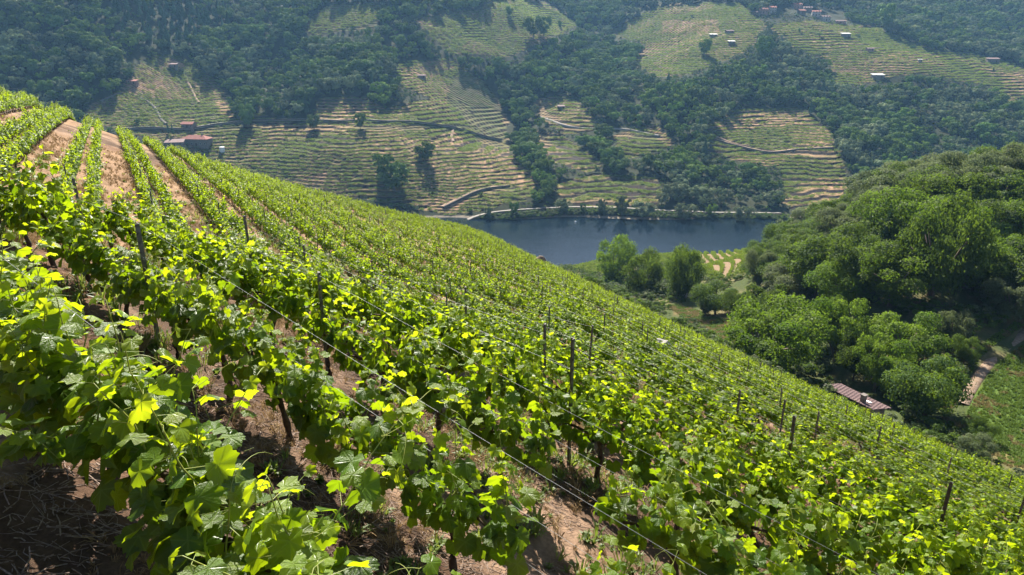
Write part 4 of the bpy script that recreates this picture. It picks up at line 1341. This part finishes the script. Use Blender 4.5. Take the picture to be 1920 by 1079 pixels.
# ------------------------------------------------------------------ buildings
M_TILE = simple_mat('old_roof_tile', (.11, .070, .066), (.22, .145, .135), 5, .9, .35)
M_RTILE = simple_mat('red_roof_tile', (.20, .065, .05), (.29, .115, .085), 2, .9, .2)
M_SHEET = simple_mat('pale_roof_sheet', (.42, .40, .38), (.52, .50, .47), 1, .6)
M_WSTONE = simple_mat('house_stone', (.12, .10, .09), (.22, .19, .165), 1.5, .95, .5)
M_WPLASTER = simple_mat('pale_plaster', (.30, .28, .27), (.40, .38, .36), .7, .9)
M_WPINK = simple_mat('pink_plaster', (.26, .16, .13), (.34, .22, .18), .7, .9)
M_DARK = simple_mat('dark_opening', (.015, .014, .014), (.03, .028, .026), 2, .5)
M_WOOD = simple_mat('dark_wood', (.05, .035, .025), (.10, .07, .05), 6, .8)
def house(name, label, pos, w, d, h, yaw, roof, rmat, wmat, group=None, nwin=2, storeys=1, rise=None, chimney=False):
    root = empty(name, pos, yaw)
    tag(root, label, 'hut' if 'hut' in name else 'house', group)
    b_ = MB(); b_.box((0, 0, h / 2 - 1.2), (w, d, h + 2.4)); 
    rise = rise if rise is not None else d * .22
    if roof == 'gable':
        for sx in (-1, 1):
            x = sx * w / 2
            b_.add([(x, -d / 2, h), (x, d / 2, h), (x, 0, h + rise), (x - sx * .25, -d / 2, h), (x - sx * .25, d / 2, h), (x - sx * .25, 0, h + rise)], [(0, 1, 2), (4, 3, 5)])
    b_.build('wall', wmat, root)
    o = .45; r_ = MB(); th = .14
    if roof == 'hip':
        k = min(w, d) / 2
        P_ = [(-w/2-o, -d/2-o, h), (w/2+o, -d/2-o, h), (w/2+o, d/2+o, h), (-w/2-o, d/2+o, h), (-w/2+k, 0, h+rise), (w/2-k, 0, h+rise)]
        Fc = [(0, 1, 5, 4), (1, 2, 5), (2, 3, 4, 5), (3, 0, 4)]
    elif roof == 'gable':
        P_ = [(-w/2-o, -d/2-o, h-.1), (w/2+o, -d/2-o, h-.1), (w/2+o, d/2+o, h-.1), (-w/2-o, d/2+o, h-.1), (-w/2-o, 0, h+rise), (w/2+o, 0, h+rise)]
        Fc = [(0, 1, 5, 4), (2, 3, 4, 5)]
    else:
        P_ = [(-w/2-o, -d/2-o, h), (w/2+o, -d/2-o, h), (w/2+o, d/2+o, h+rise), (-w/2-o, d/2+o, h+rise)]
        Fc = [(0, 1, 2, 3)]
    n = len(P_)
    top = [(x, y, z + th) for x, y, z in P_]
    rim = [(0, 1), (1, 2), (2, 3), (3, 0)]
    r_.add([(x, y, z + .01) for x, y, z in P_] + top, [tuple(i + n for i in f) for f in Fc] + [tuple(reversed(f)) for f in Fc] + [(a, b__, b__ + n, a + n) for a, b__ in rim if not (roof == 'gable' and (a, b__) in ((1, 2), (3, 0)))])
    ro = r_.build('roof', rmat, root)
    if chimney:
        c_ = MB(); c_.box((w * .22, d * .1, h + rise + .5), (.7, .7, 1.4)); c_.box((w * .22, d * .1, h + rise + 1.28), (.9, .9, .15)); c_.build('chimney', M_WSTONE, ro)
    for s_ in range(storeys):
        for i in range(nwin):
            x = -w / 2 + w * (i + .5) / nwin
            if s_ == 0 and i == nwin // 2:
                dd = MB(); dd.box((x, -d / 2 - .03, 1.0), (1.1, .1, 2.0)); dd.build('door', M_WOOD, root)
                continue
            f_ = MB(); f_.box((x, -d / 2 - .03, s_ * 2.7 + 1.6), (1.2, .08, 1.3)); fo = f_.build('window', M_WPLASTER, root)
            g_ = MB(); g_.box((x, -d / 2 - .055, s_ * 2.7 + 1.6), (.9, .06, 1.0)); g_.build('pane', M_DARK, fo)
    return root
def fpos(px, py): 
    x, y, z = far_hit(px, py); return (x, y, z)
x, y, z = fpos(371, 276)
house('farmhouse', 'long stone farmhouse with red hipped roof on the left opposite slope', (x, y, z - 1.2), 18, 8, 4.4, -.12, 'hip', M_RTILE, M_WSTONE, None, 6, 1, 2.2, True)
x, y, z = fpos(330, 280)
house('farm_outhouse', 'low dark roofed outhouse left of the red roofed farmhouse', (x, y, z), 11, 7, 2.6, .25, 'shed', M_TILE, M_WSTONE, None, 3, 1, 1.2)
x, y, z = fpos(356, 246)
house('cottage', 'small stone cottage with tiled roof just above the farm road', (x, y, z), 8, 5.5, 2.8, -.1, 'gable', M_RTILE, M_WSTONE, None, 3, 1, 1.3)
HUTS = [
 ('field_hut', 'dark stone hut at the top of the left field', (326, 128), 7, 4.5, 2.4, .1, 'shed', M_TILE, M_WSTONE),
 ('field_hut', 'pink roofed hut under the trees at the left edge of the left field', (249, 158), 8.5, 5, 2.2, 0, 'shed', M_RTILE, M_WPINK),
 ('field_hut', 'small dark hut on the strip of terraces beneath the central wood', (791, 145), 7.5, 4.5, 2.4, 0, 'gable', M_TILE, M_WSTONE),
 ('field_hut', 'hut in the small plot beside the pale hill track', (1052, 206), 7, 4.5, 2.6, .3, 'shed', M_TILE, M_WSTONE),
 ('field_hut', 'white roofed hut alone in the large light terraced field', (1583, 80), 11, 6, 3.2, 0, 'shed', M_SHEET, M_WSTONE),
 ('field_hut', 'long white roof at the foot of the large light terraced field', (1645, 146), 13, 6.5, 2.2, 0, 'shed', M_SHEET, M_WSTONE),
 ('field_hut', 'flat white roofed hut under the pale straw terraces', (1336, 82), 9, 5, 2.2, .1, 'shed', M_SHEET, M_WSTONE),
 ('field_hut', 'small white roofed hut right of the pale straw terraces', (1370, 93), 8, 5, 2.2, .1, 'shed', M_SHEET, M_WSTONE),
 ('field_hut', 'dull tiled hut above the small white roofed hut', (1366, 77), 10, 5, 2.6, .2, 'gable', M_TILE, M_WSTONE),
 ('field_hut', 'faint tiled hut in the middle of the light terraced field', (1628, 112), 8, 5, 2.4, 0, 'gable', M_TILE, M_WPINK),
 ('field_hut', 'tiny white hut right of the long white roof', (1721, 133), 4, 3, 2.0, 0, 'shed', M_SHEET, M_WPLASTER),
 ('field_hut', 'dark stone hut at the far right end of the terraces', (1860, 118), 14, 6, 4.0, -.1, 'shed', M_TILE, M_WSTONE)]
for nm, lb, p_, w, d, h, yw, rf, rm, wm__ in HUTS:
    house(nm, lb, fpos(*p_), w * .78, d * .78, h * .85, yw, rf, rm, wm__, None, 2)
VIL = [((1428,44),11,8,5.5,M_RTILE,M_WPINK,'left house of the hilltop village, with pink walls'),((1445,40),9,8,6.5,M_RTILE,M_WPLASTER,'pale two storey house beside the pink one in the village'),
 ((1416,48),8,6,3.5,M_TILE,M_WSTONE,'low stone house at the left end of the village'),((1492,26),13,8,5.5,M_RTILE,M_WPINK,'upper village house under the trees'),
 ((1512,32),11,8,5.5,M_TILE,M_WSTONE,'stone house in the middle of the village'),((1528,42),11,8,6.0,M_RTILE,M_WPLASTER,'pale house at the right of the village'),
 ((1545,48),12,8,5.5,M_TILE,M_WPLASTER,'pale house lowest at the right end of the village'),((1500,42),9,7,4.5,M_RTILE,M_WSTONE,'small red roofed house in the middle of the village'),
 ((1574,53),13,6,3.0,M_TILE,M_WPINK,'long low shed just right of the village')]
for p_, w, d, h, rm, wm__, lb in VIL:
    house('village_house', lb, fpos(*p_), w * .8, d * .8, h * .75, RNG.uniform(-.3, .3), 'gable', rm, wm__, 'village houses on the upper right hillside', 3, 2 if h > 5 else 1, None, h > 5)
# white water tank
x, y, z = fpos(418, 291)
root = empty('water_tank', (x, y, z)); tag(root, 'small white water tank in the terraces right of the farmhouse', 'tank')
M_WHITE = simple_mat('white_paint', (.74, .74, .74), (.82, .82, .82), 2, .6)
b_ = MB(); k = np.linspace(-1, 2.4, 4); b_.tube(np.c_[0 * k, 0 * k, k], 1.7, 14); b_.build('body', M_WHITE, root)
b_ = MB(); b_.tube([(0, 0, 2.41), (0, 0, 2.6), (0, 0, 3.0)], (1.85, 1.85, .3), 14); b_.build('lid', M_SHEET, root)
# two dark cypresses by the farm
for q, px_ in enumerate((318, 326)):
    x, y, z = fpos(px_, 262)
    add_tree(x, y, z, 1.5, 8.5, False, 8, 'cypress_tree', ['left one', 'right one'][q] + ' of two narrow dark cypresses by the farmhouse', None)

# ---- the tiled hut at the foot of the vineyard
xa, ya, za = at(1546, 722, 71.4); xb, yb, zb = at(1636, 767, 66.8)
HUT_L = math.hypot(xb - xa, yb - ya); hut_yaw = math.atan2(yb - ya, xb - xa)
hz_ = (za + zb) / 2
root = empty('stone_hut', ((xa + xb) / 2, (ya + yb) / 2, hz_), hut_yaw)
tag(root, 'long hut with a weathered reddish tiled roof at the foot of the vineyard', 'hut')
HW, DROP = 2.7, .64
hb = float(zg((xa + xb) / 2, (ya + yb) / 2)) - hz_
b_ = MB(); b_.box((0, HW / 2, (hb - 1 - .30) / 2 - .15), (HUT_L - .5, HW - .4, -hb + 1 - .30 - .3)); b_.build('wall', M_WSTONE, root)
# gable side pieces closing the wedge under the sloping roof
b_ = MB()
for sx in (-1, 1):
    x0 = sx * (HUT_L / 2 - .26); x1 = x0 - sx * .3
    b_.add([(x0, .21, -.62), (x0, HW - .21, -.62), (x0, .21, -.12), (x1, .21, -.62), (x1, HW - .21, -.62), (x1, .21, -.12)], [(0, 1, 2), (4, 3, 5), (1, 4, 5, 2)])
b_.build('gable', M_WSTONE, root)
# roof of half-round tiles: eight courses, ridged across
cols, rows_ = 26 * 6, 9
V = []
for j in range(rows_):
    for st in (0, 1):
        f = (j + st) / rows_
        for i in range(cols + 1):
            xx = -HUT_L / 2 - .15 + (HUT_L + .3) * i / cols
            wv = .05 * abs(math.sin(math.pi * i / 6)) + .012 * math.sin(i * 1.7 + j * 2.1)
            V.append((xx + .02 * math.sin(j * 3.3), -.15 + (HW + .3) * f, -DROP * f + wv + (.03 if st == 1 else 0) - .025 * math.sin(math.pi * i / cols)))
Fq = [(a * (cols + 1) + i, a * (cols + 1) + i + 1, (a + 1) * (cols + 1) + i + 1, (a + 1) * (cols + 1) + i) for a in range(rows_ * 2 - 1) for i in range(cols)]
roof_o = link('roof', mesh_np('roof', V, np.array(Fq), (M_TILE,), False), None, root)
b_ = MB(); b_.box((0, HW / 2, -DROP / 2 - .16), (HUT_L + .2, .12, .10)); b_.box((0, .2, -.12), (HUT_L + .2, .12, .10)); b_.box((0, HW - .15, -DROP - .02), (HUT_L + .2, .12, .10)); b_.build('roof_beam', M_WOOD, root)
b_ = MB(); b_.box((HUT_L * .24, .55, .22), (.42, .42, .9)); b_.box((HUT_L * .24, .55, .70), (.54, .54, .08)); b_.build('chimney', M_WSTONE, roof_o)
b_ = MB(); s_ = -DROP / HW
b_.add([(HUT_L * .21 + a, 1.05 + b__, (1.05 + b__) * s_ + .11) for a, b__ in ((0, 0), (.55, 0), (.55, .45), (0, .45))] + [(HUT_L * .21 + a, 1.05 + b__, (1.05 + b__) * s_ + .03) for a, b__ in ((0, 0), (.55, 0), (.55, .45), (0, .45))],
       [(0, 1, 2, 3), (0, 4, 5, 1), (1, 5, 6, 2), (2, 6, 7, 3), (3, 7, 4, 0)]); b_.build('skylight', M_WHITE, roof_o)

# ---- stones
def boulder(pos, size, seed):
    bm_ = bmesh.new(); bmesh.ops.create_icosphere(bm_, subdivisions=3, radius=1)
    for v_ in bm_.verts:
        c_ = v_.co
        k = 1 + .5 * (float(vnoise(c_.x * 1.6 + seed, c_.y * 1.6 + c_.z * 1.3, seed)) - .5) + .2 * (float(vnoise(c_.x * 4 + seed, c_.y * 4 + c_.z * 3, seed + 1)) - .5)
        v_.co = Vector((c_.x * size[0] * k, c_.y * size[1] * k, c_.z * size[2] * k))
    me = bpy.data.meshes.new('boulder'); bm_.to_mesh(me); bm_.free()
    return me
M_ROCK = simple_mat('grey_rock', (.18, .165, .15), (.36, .33, .30), 2.5, .95, .7, 8)
M_ROCK2 = simple_mat('brown_rock', (.14, .10, .075), (.30, .22, .16), 2.0, .95, .7, 8)
for q, (px_, py_, t_, sz, m_, lb) in enumerate([(1012,500,86,(.75,.6,.8),M_ROCK2,'brown rock outcrop breaking the vineyard crest above the lake'),
     (1236,668,24,(.42,.3,.42),M_ROCK,'grey boulder between the vine rows in the middle of the slope'),(1262,672,23.5,(.3,.22,.3),M_ROCK,'smaller grey stone right of the boulder between the vine rows')]):
    x, y, _ = at(px_, py_, t_); z = float(zg(x, y))
    o = link('boulder', boulder(None, sz, q * 7 + 3), m_); o.location = (x, y, z + sz[2] * .55); tag(o, lb, 'boulder')
# stone wall below the spur
x0, y0, _ = at(1283, 578, 150); x1, y1, _ = at(1332, 572, 148)
root = empty('stone_wall', (x0, y0, float(zt(x0, y0)))); tag(root, 'short grey stone wall at the foot of the spur beside the trees', 'wall')
rng = np.random.default_rng(8)
stone_me = []
for q in range(5):
    b_ = MB(); b_.box((0, 0, 0), (.62 * rng.uniform(.8, 1.2), .5, .36 * rng.uniform(.85, 1.1)), 0, rng.uniform(.86, .95)); stone_me.append(b_.mesh('stone', (M_ROCK,)))
Lw = math.hypot(x1 - x0, y1 - y0); aw = math.atan2(y1 - y0, x1 - x0); bz = float(zt(x0, y0))
for c_ in range(4):
    for q in range(int(Lw / .62)):
        f = (q + .5 * (c_ % 2)) * .62
        o = link('stone', stone_me[rng.integers(5)], None, root)
        xx, yy = f * math.cos(aw), f * math.sin(aw)
        o.location = (xx, yy, float(zt(x0 + xx, y0 + yy)) - bz + .1 + .35 * c_); o.rotation_euler = (0, 0, aw + rng.normal(0, .05))

# ------------------------------------------------------------------ undergrowth, meadow, spur vines, bank bushes
rng = np.random.default_rng(33)
def bush_mesh(kind, seed):
    me, lb = crown_mesh('bush_%s' % kind, kind, seed, 420, .22, 'round', 7)
    return me
BUSH = [bush_mesh('dark', 501), bush_mesh('mid', 502), bush_mesh('grey', 503), bush_mesh('dark', 504)]
BUSH_FAR = [crown_mesh('far_bush', kd_, 520 + q, 160, .36, 'round', 5, True)[0] for q, kd_ in enumerate(('dark', 'mid', 'grey', 'dark'))]
bx, by = rng.uniform(10, 240, 24000), rng.uniform(48, 320, 24000)
bz = zt(bx, by); px, py, tt = proj(bx, by, bz)
k = (px > 1050) & (px < 2000) & (bz > LAKE + 1) & (np.hypot(bx, by) > VINE_END(bx, by) + 3)
for poly in (MEADOW, STRIPES, PROM_VINE): k &= ~inpoly(px, py, poly)
k &= ~(near_line(px, py, PATH_PX, 40))
k &= ~(inpoly(px, py, VERGE) & (rng.random(bx.size) < .93))
k &= ~inpoly(px, py, [(1530,700),(1600,690),(1700,760),(1690,800),(1600,800)])
k &= fbm(bx / 9, by / 9, 83) > .30
k[k] &= visible(bx[k], by[k], bz[k] + 1.2, 40)
bx, by, bz = bx[k], by[k], bz[k]; n = len(bx)
s_ = rng.uniform(.4, 1.5, n)
scatter('undergrowth', np.c_[bx, by, bz - .25 * s_], np.c_[np.zeros((n, 2)), rng.uniform(0, 6.28, n)], np.c_[s_, s_, s_ * rng.uniform(.55, .9, n)], BUSH, rng.integers(0, 4, n), 'scrub and undergrowth below the trees')
print('undergrowth', n)
# scrub on the open ground of the far woods
sx, sy = rng.uniform(-.82, .82, 42000), np.sqrt(rng.uniform(392 ** 2, 800 ** 2, 42000)); sx = sx * sy
sz, fm_, _, _, px, py = far_surface(sx, sy)
k = ~fm_ & (sz > LAKE + 2.0) & (px > -50) & (px < 1980) & (rng.random(sx.size) < .45)
for kk, pts in ROAD_PX.items(): k &= ~near_line(px, py + 2, pts, 4)
k[k] &= visible(sx[k], sy[k], sz[k] + 2.5, 40)
sx, sy, sz = sx[k], sy[k], sz[k]; n = len(sx); s_ = rng.uniform(.6, 1.9, n)
scatter('scrub', np.c_[sx, sy, sz - .2], np.c_[np.zeros((n, 2)), rng.uniform(0, 6.28, n)], np.c_[s_, s_, s_ * .8], BUSH_FAR, rng.integers(0, 4, n), 'low scrub filling gaps of the far woods')
print('scrub', n)
# meadow grass
gx_, gy_ = rng.uniform(20, 85, 150000), rng.uniform(30, 135, 150000)
gz_ = zg(gx_, gy_); px, py, tt = proj(gx_, gy_, gz_)
k = (inpoly(px, py, MEADOW) | inpoly(px, py, VERGE) | near_line(px, py, PATH_PX, 30)) & ~near_line(px, py, PATH_PX, 15) & (np.hypot(gx_, gy_) > VINE_END(gx_, gy_))
gx_, gy_, gz_ = gx_[k], gy_[k], gz_[k]; n = len(gx_)
M_GRASS = leaf_mat('meadow_blade', [(0, (.06, .11, .014)), (1, (.13, .19, .025))], [(0, (.12, .22, .012)), (1, (.28, .36, .03))], .3, .6, .15)
M_HAY = leaf_mat('hay_blade', [(0, (.16, .13, .045)), (1, (.28, .22, .09))], [(0, (.16, .13, .04)), (1, (.26, .21, .08))], .3, .7, .1)
GR = [tuft(31, 26, .26, .018, M_GRASS, .3), tuft(32, 30, .18, .022, M_GRASS, .5), tuft(33, 22, .24, .014, M_HAY, .5)]
gi_ = np.where(fbm(gx_ / 1.4, gy_ / 1.4, 87) + .12 * inpoly(px[k], py[k], VERGE) > .62, 2, rng.integers(0, 2, n))
scatter('meadow_grass', np.c_[gx_, gy_, gz_], np.c_[rng.normal(0, .2, (n, 2)), rng.uniform(0, 6.28, n)], rng.uniform(.6, 1.4, n), GR, gi_, 'rough grass of the meadow beside the footpath')
# vine rows on the spur above the lake
sx, sy = rng.uniform(10, 130, 60000), rng.uniform(150, 300, 60000)
sz = zt(sx, sy); px, py, tt = proj(sx, sy, sz)
st = inpoly(px, py, STRIPES)
u1 = ((sx - .22 * sy + 3 * np.sin(sy / 16)) / 2.7) % 1; u2 = ((sy + .35 * sx + 2 * np.sin(sx / 12)) / 2.4) % 1
k = (st & (np.abs(u1 - .5) < .13)) | (inpoly(px, py, PROM_VINE) & ~st & (np.abs(u2 - .5) < .2))
k[k] &= visible(sx[k], sy[k], sz[k] + 1.5, 50)
sx, sy, sz, st = sx[k], sy[k], sz[k], st[k]; n = len(sx)
scatter('spur_vines', np.c_[sx, sy, sz], np.c_[np.zeros((n, 2)), np.where(st, 1.35, -.3)], rng.uniform(.5, .8, n), [clump(s__) for s__ in range(10, 13)], rng.integers(0, 3, n), 'vine rows on the spur above the lake')
# bushes along the far bank
t_ = rng.random(700)
L_ = resample(px_line(ROAD_PX['lake']), 1.0)
q = (t_ * (len(L_) - 1)).astype(int)
bx = L_[q, 0] + rng.normal(0, 1.5, 700); by = L_[q, 1] - rng.uniform(2.5, 8, 700); bz = far_z(bx, by)
k = bz > LAKE - .6
bx, by, bz = bx[k], by[k], bz[k]; n = len(bx); s_ = rng.uniform(.8, 2.4, n)
scatter('bank_bushes', np.c_[bx, by, bz - .3], np.c_[np.zeros((n, 2)), rng.uniform(0, 6.28, n)], np.c_[s_, s_, s_ * .75], BUSH, rng.integers(0, 4, n), 'low bushes along the far lake bank')
# white buoy
x, y, z, t = hit(1079, 418, 200)
b_ = MB(); k = np.linspace(0, 1, 6); b_.tube(np.c_[0 * k, 0 * k, -.5 + 1.3 * k], .55 * np.sqrt(np.clip(1 - (2 * k - 1) ** 2, .02, 1)), 10)
o = b_.build('buoy', M_WHITE); o.location = (x, y, LAKE); tag(o, 'tiny white buoy floating on the lake', 'buoy')
